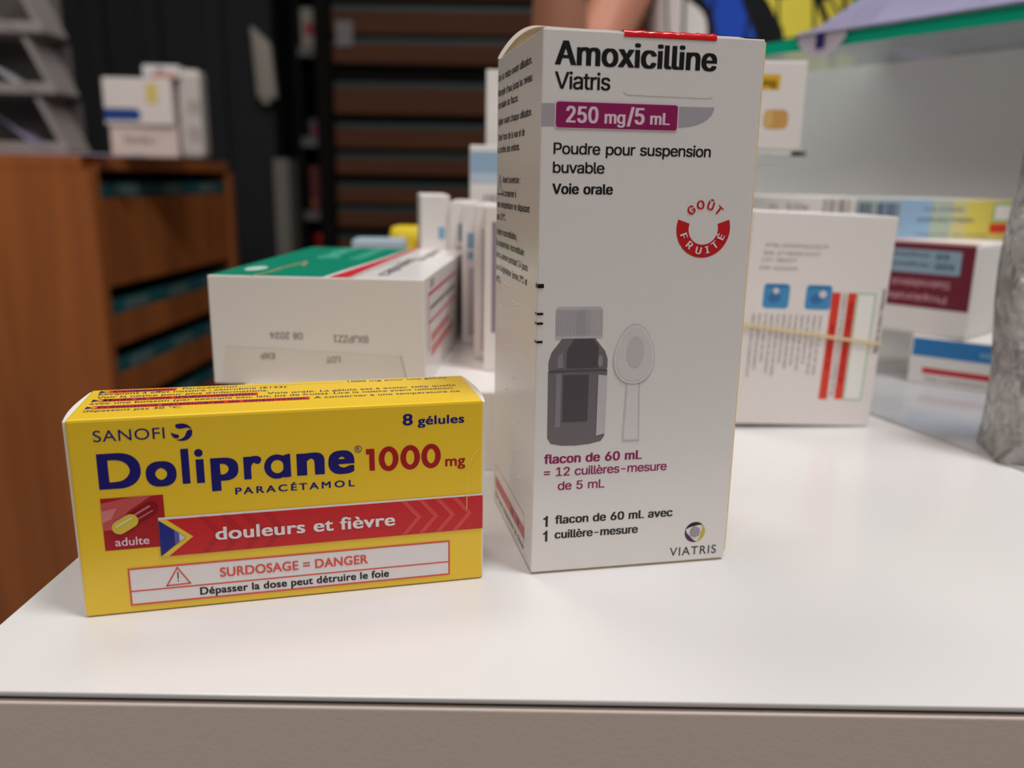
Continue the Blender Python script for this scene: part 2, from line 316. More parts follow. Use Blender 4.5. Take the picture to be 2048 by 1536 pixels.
115:[182,[72,81,106,73,116,68,125,59,127,53,126,47,122,39,112,32,103,28,90,26,78,29,65,36,58,43,53,56,40,56,12,50,12,40,18,25,25,15,37,5,53,-2,68,-6,112,-6,128,-3,140,2,153,10,162,20,170,37,172,56,169,75,161,87,150,97,137,103,87,116,75,121,65,128,61,137,63,147,72,155,81,160,93,163,106,160,114,156,122,147,128,136,143,136,165,141,168,143,168,150,164,159,157,172,147,182,134,189,118,194,78,195,62,192,47,186,34,178,26,168,20,156,17,143,18,125,22,112,28,103,40,93,56,86]],
116:[114,[-3,192,-3,161,23,160,26,158,26,39,28,27,32,17,44,4,60,-3,91,-5,110,-3,112,-1,112,5,107,30,85,29,79,30,75,33,71,39,69,52,69,158,73,160,108,161,108,192,73,193,69,194,69,236,66,239,29,239,26,236,26,194]],
117:[205,[146,193,142,192,142,79,139,61,133,48,124,38,111,31,99,29,86,32,77,39,69,48,65,61,63,76,63,192,20,192,20,67,22,45,27,29,34,17,43,7,55,0,77,-5,108,-5,127,1,143,11,143,-2,146,-3,183,-3,185,-2,184,192]],
118:[195,[145,63,191,185,191,192,150,193,146,191,97,57,49,191,47,193,6,193,3,191,3,185,75,-3,119,-3]],
120:[189,[50,126,69,98,5,4,5,-3,52,-3,95,62,136,-1,139,-3,184,-3,183,7,122,94,122,98,181,185,180,192,136,193,134,191,95,131,57,191,55,193,11,193,9,191,9,185]],
121:[195,[44,-76,62,-75,78,-70,92,-59,103,-44,191,184,191,192,150,193,146,191,97,57,49,191,47,193,6,193,3,191,4,181,74,0,65,-25,56,-36,47,-41,24,-41,18,-66,18,-72,28,-75]],
122:[190,[28,-3,175,-3,175,31,74,32,171,161,171,193,18,192,18,159,112,158,116,157,15,26,15,-3]],
176:[158,[35,245,26,236,19,223,15,202,16,189,19,177,25,164,33,155,50,143,72,138,91,139,103,141,116,147,125,155,133,164,139,177,142,189,143,202,139,223,134,233,125,243,107,256,88,259,69,259,57,257,44,252],[58,186,54,195,55,205,60,214,69,223,78,227,85,225,94,219,101,211,104,202,103,192,97,182,88,174,78,171,72,173,63,180]],
192:[240,[88,110,118,200,121,197,153,104,149,102,87,103],[185,13,190,0,193,-3,237,-3,237,4,144,257,96,257,93,254,3,5,2,-3,48,-3,74,68,165,68],[109,276,134,276,137,277,138,279,138,285,116,332,70,332,71,322,100,279,103,276]],
201:[209,[69,160,69,219,70,222,190,223,192,226,192,257,24,257,24,-3,193,-3,193,31,71,32,69,35,69,110,71,111,181,111,184,113,184,145,181,146,71,146,69,148],[103,276,128,277,159,326,159,332,114,332,90,285,90,279,93,276]],
224:[195,[135,190,119,194,103,195,78,195,60,191,47,185,35,177,25,168,17,156,15,149,16,142,44,134,56,134,64,146,75,155,91,161,103,161,113,158,122,152,128,143,131,131,130,124,122,119,50,107,31,99,18,87,12,78,10,68,9,49,10,37,15,24,21,15,28,7,38,1,53,-5,72,-7,94,-7,106,-5,119,0,131,8,132,-1,135,-3,172,-3,175,-1,175,131,172,149,168,162,160,174,150,183],[59,37,55,43,52,53,55,62,64,71,72,76,88,80,128,86,131,84,131,68,128,56,121,43,110,34,97,28,85,26,69,30],[50,251,77,212,114,212,114,218,91,266,88,268,47,267,45,265,45,259]],
232:[202,[165,9,176,18,184,31,188,40,188,47,186,49,161,55,149,55,146,54,137,40,127,32,108,27,96,28,80,35,67,47,59,62,55,81,190,82,192,84,190,125,185,143,175,162,165,175,152,184,140,190,124,194,83,194,68,191,52,183,38,172,27,158,18,140,12,118,11,90,13,68,18,47,27,30,39,15,52,5,68,-2,86,-6,115,-7,133,-5,149,0],[65,240,83,212,121,212,121,218,98,265,96,268,55,268,52,265,52,259],[68,143,78,153,90,159,102,162,115,159,126,153,136,143,143,131,147,115,143,114,58,114,56,115,58,125]],
233:[202,[165,9,176,18,184,31,188,40,188,47,186,49,161,55,149,55,146,54,137,40,127,32,108,27,96,28,80,35,67,47,59,62,55,81,190,82,192,84,190,125,185,143,175,162,165,175,152,184,140,190,124,194,83,194,68,191,52,183,38,172,27,158,18,140,12,118,11,90,13,68,18,47,27,30,39,15,52,5,68,-2,86,-6,115,-7,133,-5,149,0],[68,143,78,153,90,159,102,162,115,159,126,153,136,143,143,131,147,115,143,114,58,114,56,115,58,125],[99,211,118,211,121,213,151,259,151,265,149,268,108,268,105,266,83,218,83,211]],
234:[202,[165,9,176,18,184,31,188,40,188,47,186,49,161,55,149,55,146,54,137,40,127,32,108,27,96,28,80,35,67,47,59,62,55,81,190,82,192,84,190,125,185,143,175,162,165,175,152,184,140,190,124,194,83,194,68,191,52,183,38,172,27,158,18,140,12,118,11,90,13,68,18,47,27,30,39,15,52,5,68,-2,86,-6,115,-7,133,-5,149,0],[133,215,161,215,162,222,124,266,121,268,80,267,42,222,43,215,83,215,102,237,120,215],[68,143,78,153,90,159,102,162,115,159,126,153,136,143,143,131,147,115,143,114,58,114,56,115,58,125]],
251:[205,[146,193,142,192,142,79,139,61,133,48,124,38,111,31,99,29,86,32,77,39,69,48,65,61,63,76,63,192,20,192,20,67,22,45,27,29,34,17,43,7,55,0,77,-5,108,-5,127,1,143,11,143,-2,146,-3,183,-3,185,-2,184,192],[127,264,124,267,121,268,81,267,42,223,43,216,46,215,83,215,102,236,121,215,161,215,163,223]],
338:[351,[210,38,210,107,211,111,321,111,325,113,325,144,324,146,211,146,210,148,211,222,333,223,333,257,130,257,105,255,83,249,64,238,46,223,32,204,22,182,16,157,14,132,15,104,20,79,27,60,38,41,52,26,68,14,83,6,99,0,115,-2,333,-3,335,1,335,29,333,32,211,32],[108,216,130,222,165,222,165,32,127,33,115,36,102,41,89,51,77,63,70,76,63,91,59,110,58,129,60,151,65,169,73,185,82,197,93,207]],
32:[140]}
BOLD = {
45:[237,[64,91,183,91,184,95,184,123,183,125,180,125,45,125,42,125,41,123,41,91]],
47:[135,[108,169,133,262,133,269,73,269,-8,-34,-8,-41,48,-41,52,-40]],
48:[237,[212,69,218,113,218,141,215,169,211,191,204,210,195,225,184,239,168,251,150,259,134,261,96,261,78,259,65,255,53,248,41,238,26,216,16,191,10,160,8,122,11,88,17,60,28,34,43,14,62,1,84,-6,134,-6,156,-2,174,7,191,22,202,41],[153,166,155,147,156,122,154,97,150,75,143,59,134,45,122,35,112,31,100,38,90,48,82,63,75,82,71,107,70,132,72,157,77,178,84,196,93,210,106,221,115,223,128,216,139,203,148,185]],
49:[237,[45,-3,211,-3,211,29,158,30,154,32,154,254,151,257,83,257,28,216,27,182,29,177,61,177,89,198,91,194,90,32,89,30,23,30,23,-3]],
50:[237,[39,-3,209,-3,210,29,208,31,97,32,176,117,194,141,203,160,205,172,206,188,205,201,202,213,196,226,189,236,179,244,167,252,151,258,136,261,92,261,76,259,61,254,45,244,33,232,25,219,20,207,18,194,18,179,20,178,79,179,81,194,87,207,98,218,111,224,123,220,133,213,141,201,144,188,141,169,126,145,17,27,16,-3]],
51:[237,[63,122,66,121,91,120,107,119,119,115,129,110,139,100,146,88,149,72,147,60,142,50,134,41,122,34,110,30,94,34,82,43,75,53,69,69,7,69,7,53,12,38,20,25,32,13,51,2,69,-4,88,-6,129,-6,147,-4,163,0,179,8,191,18,204,35,211,53,212,82,207,103,195,122,179,136,160,145,138,148,134,150,201,226,202,228,202,257,19,257,19,225,22,223,124,222,63,153]],
52:[237,[139,197,171,251,171,257,107,257,5,83,4,51,124,49,125,47,126,-3,186,-3,187,47,189,50,220,50,222,54,222,82,220,84,188,85,186,161,127,162,125,160,124,85,73,85]],
53:[237,[178,10,190,21,198,32,205,44,209,60,211,78,210,100,206,116,199,131,190,144,180,153,159,165,134,170,87,169,85,172,92,222,196,223,199,225,198,257,34,257,32,253,18,125,21,123,46,120,77,120,99,131,109,133,112,132,126,125,138,113,145,97,148,82,146,66,138,50,127,39,112,31,102,33,90,42,83,50,77,66,74,68,18,68,15,67,16,50,23,32,34,17,46,7,62,-1,80,-6,127,-7,143,-5,162,0]],
54:[237,[157,223,176,250,176,257,111,257,48,166,25,125,19,107,16,91,17,66,20,50,26,35,37,19,51,7,64,0,76,-4,92,-6,136,-6,154,-3,170,4,183,13,194,25,203,41,209,63,210,91,205,113,195,132,182,144,164,155,145,159,120,160,117,161,116,163],[140,107,145,94,148,82,147,72,144,60,137,47,129,39,117,31,111,31,94,41,83,57,78,78,82,97,86,107,94,116,104,124,114,127,129,119]],
55:[237,[38,-3,98,-3,210,219,210,257,15,257,16,224,142,222,35,7,34,-3]],
56:[237,[216,69,214,88,206,107,195,120,178,132,177,135,189,143,197,153,203,166,206,182,206,200,202,216,196,228,186,240,167,253,148,259,133,261,92,261,77,259,61,254,48,247,36,236,27,223,22,210,20,197,20,178,23,165,30,152,39,141,49,135,48,132,30,119,20,107,13,91,10,72,11,53,14,41,21,28,32,16,52,3,80,-5,136,-6,161,-2,186,9,203,25,213,44],[150,82,152,66,147,50,136,39,120,31,111,30,92,37,81,47,75,60,74,75,80,91,92,103,111,112,123,109,136,102,145,91],[99,157,92,163,86,172,82,185,83,194,86,203,92,213,102,220,114,225,127,219,136,210,142,197,143,182,136,166,123,154,114,150]],
57:[237,[19,151,23,137,29,126,39,115,48,107,70,97,86,95,107,94,110,91,52,7,50,4,50,-3,114,-3,117,-2,178,88,199,126,205,141,209,160,210,182,207,201,202,216,192,232,179,244,164,254,151,258,136,261,92,261,76,258,61,253,47,244,36,234,26,219,20,207,17,191,16,166],[147,182,147,166,142,151,132,138,117,128,111,128,98,135,89,144,82,157,78,176,83,197,94,213,111,224,114,225,123,220,135,210,143,197]],
65:[250,[15,-3,58,-3,82,66,87,68,156,68,183,-3,247,-3,247,4,153,257,87,257,84,254,-7,4,-7,-3],[121,168,144,104,140,102,96,103,95,104,118,170]],
70:[215,[37,-3,78,-3,79,107,184,107,187,108,189,110,189,138,187,142,81,142,78,144,78,219,80,222,199,223,199,257,14,257,14,-3]],
71:[270,[5,147,5,116,7,94,12,72,20,53,30,36,43,22,59,10,78,0,96,-5,118,-7,158,-6,186,-1,205,7,224,21,238,38,248,57,252,72,254,88,255,128,252,131,127,131,126,128,126,100,127,96,186,96,190,96,191,94,186,72,175,53,158,40,140,32,133,31,121,35,99,48,84,66,73,88,69,107,67,125,69,147,73,166,80,183,90,197,102,209,115,217,133,223,155,215,167,207,175,197,190,171,253,172,252,182,247,197,233,221,215,240,190,254,174,258,158,260,108,261,86,257,63,247,40,229,23,207,11,178]],
73:[160,[22,-3,150,-3,150,29,147,32,110,32,108,32,107,35,107,219,108,222,110,223,147,223,150,226,150,257,0,257,1,223,41,223,43,219,43,35,41,32,4,32,1,31,0,29,0,-3]],
76:[206,[37,-3,196,-3,196,29,193,32,81,32,78,35,78,257,14,257,14,-3]],
79:[277,[5,147,5,116,7,94,12,72,20,53,32,35,46,19,65,7,86,-2,111,-6,155,-6,174,-4,196,3,215,14,233,32,247,53,257,78,261,107,262,141,258,169,250,194,236,218,221,235,202,248,180,257,155,261,102,260,80,255,58,244,36,225,23,207,11,178],[107,213,121,220,133,223,149,219,164,210,177,197,186,185,194,166,198,147,199,128,198,107,194,88,185,69,177,57,163,44,149,36,133,31,121,35,108,41,90,57,82,69,76,82,69,107,68,138,74,169,87,194,96,204]],
80:[232,[37,-3,78,-3,78,88,81,90,140,90,165,94,178,98,190,106,199,114,208,126,215,141,219,157,220,182,218,197,213,213,206,226,196,236,184,246,165,254,140,257,14,257,14,-3],[78,194,79,222,118,221,131,217,140,211,151,197,156,179,155,160,146,143,134,132,121,127,103,124,81,124,78,126]],
82:[234,[37,-3,78,-3,78,91,78,94,81,96,106,96,109,94,162,-3,229,-3,227,7,176,101,178,104,198,116,209,129,217,148,220,166,220,191,214,213,203,232,187,245,168,253,146,257,14,257,14,-3],[78,194,79,222,115,222,128,219,137,215,149,202,156,185,156,166,150,151,140,141,124,133,106,131,81,131,78,132]],
83:[233,[148,202,154,186,213,186,215,187,216,190,215,202,211,215,198,235,188,243,176,251,163,256,148,260,92,261,63,256,48,249,35,241,26,232,18,221,12,202,11,177,14,162,23,146,37,134,54,124,120,104,138,96,151,86,157,71,153,56,145,44,132,36,113,29,96,34,82,42,73,54,67,71,4,71,4,62,6,49,13,31,26,16,42,5,60,-3,82,-7,132,-7,154,-5,173,0,188,8,201,19,212,34,219,56,219,81,214,99,204,114,192,124,173,134,113,152,95,160,82,169,75,181,74,193,80,206,92,217,107,224,113,225,129,219,140,212]],
84:[234,[144,207,145,223,223,223,224,226,224,254,223,257,0,257,1,223,79,223,81,219,81,1,82,-3,142,-3,144,1]],
85:[269,[85,62,80,75,78,90,78,256,74,257,15,257,15,78,17,59,23,43,31,31,42,18,56,8,68,1,84,-4,99,-7,146,-7,178,-3,193,3,205,9,217,18,226,28,234,40,239,53,243,68,244,84,243,257,184,257,181,256,181,87,177,68,168,53,159,43,149,37,137,32,128,31,115,34,103,41,93,50]],
86:[250,[35,135,86,-3,154,-3,247,251,247,257,184,257,181,255,121,83,118,87,59,255,56,257,-7,257,-7,251]],
97:[205,[61,193,41,187,22,175,10,159,5,149,5,143,35,134,66,134,71,143,78,151,97,160,106,157,115,149,120,140,122,128,119,122,113,119,44,108,28,102,14,93,4,81,0,65,0,40,7,21,14,12,25,3,38,-3,53,-7,100,-7,122,-3,181,-3,184,-1,184,134,181,153,175,166,169,174,160,183,138,192,113,195,78,195],[103,36,88,28,75,32,69,37,64,43,62,53,63,59,69,68,79,74,94,79,119,83,122,81,120,59,114,46]],
98:[222,[72,193,72,256,71,257,14,257,11,256,11,-2,71,-3,93,-7,130,-7,149,-5,163,0,177,8,189,21,200,37,207,56,210,78,211,106,207,131,200,150,193,163,183,174,171,184,158,190,133,195,93,195,74,191],[121,155,133,143,142,128,148,106,148,87,144,65,134,47,121,34,111,29,108,29,93,39,80,56,74,78,73,106,78,128,89,147,99,155,108,159,111,159]],
99:[208,[2,112,3,72,6,56,12,40,21,26,30,15,43,5,58,-2,74,-6,90,-7,127,-7,149,-3,165,5,178,15,188,28,196,43,197,53,193,55,168,62,140,62,136,61,130,48,121,37,111,31,102,29,91,34,81,43,74,53,69,65,64,93,67,118,77,140,93,155,105,159,115,155,127,145,136,128,168,128,193,134,196,137,196,143,192,153,180,171,168,181,149,191,127,195,83,195,65,192,49,187,32,175,18,158,8,137]],
100:[222,[2,112,2,77,9,47,15,33,24,20,33,10,44,3,58,-4,77,-7,121,-7,140,-2,199,-3,202,0,201,256,199,257,143,257,140,256,140,193,118,195,77,195,58,192,43,185,27,172,15,156,7,137],[71,131,77,141,85,150,93,156,102,160,115,154,123,147,130,137,135,125,140,97,139,81,136,65,130,53,124,43,115,35,105,30,102,29,96,31,83,40,74,53,69,65,65,81,64,97,66,115]],
101:[212,[2,112,3,72,6,56,12,40,19,28,30,15,43,5,55,-1,71,-5,90,-7,127,-7,149,-4,165,3,179,12,190,24,196,37,197,47,194,50,171,55,140,55,136,54,131,43,124,37,115,31,105,28,93,33,83,40,74,51,67,65,65,81,199,82,201,84,199,125,196,140,190,153,183,165,174,175,161,184,149,190,124,195,80,195,61,192,46,185,28,172,16,156,8,137],[112,156,124,147,130,137,136,122,138,115,136,114,68,114,65,115,71,134,84,150,93,156,102,160]],
102:[137,[129,192,88,193,87,194,87,210,90,222,98,231,129,232,136,254,137,263,119,268,79,268,63,266,51,262,41,256,33,247,28,238,25,229,24,194,23,193,-9,193,-12,191,-12,161,23,160,25,157,26,-3,86,-3,86,157,88,160,129,161]],
103:[223,[2,75,7,53,16,35,29,19,46,7,61,2,77,-1,121,0,140,3,138,-15,132,-28,121,-38,105,-44,96,-42,85,-37,66,-18,33,-18,11,-31,11,-40,27,-60,40,-68,52,-73,80,-78,136,-77,155,-73,171,-66,183,-57,192,-47,198,-34,201,-18,202,191,199,193,146,193,140,191,121,195,80,195,61,193,46,187,34,178,24,169,16,157,9,144,5,128,2,113],[79,144,86,151,96,157,102,160,108,158,120,150,128,141,135,128,138,116,140,88,134,63,129,53,121,44,111,38,102,35,90,40,78,50,71,63,66,78,64,97,66,116,71,132]],
105:[93,[28,-3,72,-3,72,191,71,193,15,193,11,191,11,1,12,-3],[68,262,59,265,24,265,15,262,9,257,6,251,5,238,8,229,15,221,24,218,59,218,68,221,76,229,79,238,77,254]],
108:[105,[72,196,72,256,71,257,14,257,11,256,11,31,14,18,21,8,30,1,43,-3,89,-4,102,-3,106,-1,101,28,99,30,80,31,76,34,73,43]],
109:[315,[232,13,233,-3,293,-3,294,141,288,163,283,172,274,182,258,192,236,196,189,195,174,190,161,183,146,192,130,196,89,196,71,192,11,192,11,-3,72,-3,73,126,76,135,80,144,89,154,99,159,105,157,114,149,119,141,121,132,122,-3,183,-3,184,129,187,138,192,148,199,154,208,159,215,157,224,150,229,141,232,132]],
110:[215,[33,-3,72,-3,72,110,74,126,79,138,86,148,96,155,105,159,114,155,122,148,128,138,132,126,133,-3,193,-3,194,122,193,141,190,154,184,166,177,176,168,185,152,192,133,195,93,195,74,191,68,193,11,192,11,-3]],
111:[218,[2,112,1,90,3,68,7,53,14,37,21,25,33,12,49,2,65,-4,83,-7,124,-7,140,-5,155,0,171,9,184,22,194,37,202,56,206,78,206,103,203,125,198,143,189,159,176,175,161,185,143,193,124,195,80,195,61,192,46,185,30,173,16,156,8,137],[72,131,77,140,86,150,96,157,105,159,115,155,125,147,133,136,139,122,144,93,142,78,138,62,132,50,124,40,115,33,105,29,96,31,83,40,74,53,69,65,65,81,64,97,67,115]],
112:[222,[33,-74,72,-74,72,-5,74,-3,86,-6,99,-7,136,-7,152,-4,168,2,180,11,191,23,199,36,206,54,210,76,211,104,208,126,202,145,192,164,180,177,164,188,149,193,130,195,93,195,74,191,68,193,11,192,11,-74],[93,39,83,51,75,70,72,92,73,111,79,129,86,143,99,155,111,159,127,150,135,142,140,132,147,107,148,95,147,79,139,54,133,45,124,36,114,30,108,29]],
113:[222,[83,40,73,54,67,70,64,92,65,111,71,129,77,142,90,154,102,160,111,156,121,149,132,132,139,107,139,79,135,64,130,52,123,42,115,35,102,29,93,33],[2,77,7,51,15,32,27,16,43,3,58,-4,77,-7,118,-7,140,-4,140,-74,201,-74,201,192,143,193,140,191,121,195,77,195,58,192,44,186,33,178,24,169,10,145,5,131,2,114]],
114:[140,[33,-3,72,-3,72,116,74,129,83,144,96,154,108,158,136,159,136,195,89,195,71,192,14,193,11,191,11,-3]],
115:[192,[4,37,11,22,22,9,37,0,56,-6,75,-7,125,-6,147,1,162,10,175,25,181,43,180,65,178,75,173,84,162,94,147,103,97,116,84,121,75,128,70,137,72,144,78,153,93,161,100,159,108,153,118,136,153,136,175,141,177,143,176,153,170,165,163,175,153,184,140,190,128,194,112,195,75,195,59,194,40,188,25,178,13,162,8,147,9,125,11,115,16,106,26,97,40,88,97,73,106,69,115,60,118,50,115,43,109,36,100,30,90,28,81,31,73,37,68,43,62,56,31,56,3,50]],
116:[124,[79,230,79,236,76,239,19,239,17,236,16,194,-12,192,-12,161,13,160,17,158,17,39,20,24,26,13,38,2,54,-4,69,-5,113,-4,122,-1,121,8,116,30,88,30,82,36,80,42,79,158,82,160,116,160,118,189,116,193,82,193,79,194]],
117:[215,[14,39,21,23,31,11,43,2,58,-4,71,-6,108,-6,133,-2,136,-3,193,-3,194,1,194,192,132,192,132,79,131,64,126,51,119,42,108,34,99,31,90,36,83,42,77,51,73,64,72,192,11,193,11,67]],
118:[205,[75,145,59,189,56,193,-3,193,-6,191,-6,185,65,-3,128,-3,201,185,201,191,197,193,137,193,97,85]],
119:[294,[137,193,112,193,110,191,87,108,84,105,59,192,-1,193,-4,191,-4,185,53,-1,56,-3,115,-3,140,84,143,85,168,-2,171,-3,230,-3,287,185,287,191,284,193,224,192,199,103,174,191,171,193]],
120:[199,[17,-3,61,-3,95,46,128,-3,193,-3,192,7,131,94,131,98,190,185,189,192,127,193,124,190,95,147,67,190,64,193,2,193,0,191,0,185,60,98,-5,4,-5,-3]],
121:[205,[-1,172,64,0,55,-25,47,-36,41,-40,15,-41,8,-66,8,-72,16,-74,28,-76,66,-76,81,-73,91,-68,101,-59,115,-38,201,184,201,191,197,193,137,192,97,85,59,191,56,193,-3,193,-6,191,-6,184]],
201:[219,[96,111,190,111,193,113,193,144,190,146,81,146,78,148,78,219,80,222,199,223,202,226,201,257,14,257,14,-3,203,-3,203,31,79,32,78,35,78,110],[103,276,137,277,169,326,169,332,104,332,81,285,81,279,84,276]],
219:[269,[118,332,99,332,98,331,59,287,59,281,62,279,118,279,121,280,128,288,131,288,137,281,140,279,196,279,199,281,199,287,159,332],[235,43,241,59,244,78,243,257,184,257,181,256,181,93,179,75,172,59,162,46,146,35,131,30,115,34,99,44,87,58,80,75,78,93,78,256,74,257,15,257,15,72,17,59,23,43,31,31,40,20,62,4,87,-5,112,-7,162,-6,186,0,206,10,223,25]],
232:[212,[2,112,3,72,6,56,12,40,19,28,30,15,43,5,55,-1,71,-5,90,-7,127,-7,149,-4,165,3,179,12,190,24,196,37,197,47,194,50,171,55,140,55,136,54,131,43,124,37,115,31,105,28,93,33,83,40,74,51,67,65,65,81,199,82,201,84,199,125,196,140,190,153,183,165,174,175,161,184,149,190,124,195,80,195,61,192,46,185,28,172,16,156,8,137],[49,250,74,212,130,212,130,218,108,265,105,268,46,268,43,265,43,259],[93,156,102,160,111,156,121,150,128,140,133,131,138,115,136,114,68,114,65,115,68,128,75,140,83,149]],
32:[140]}
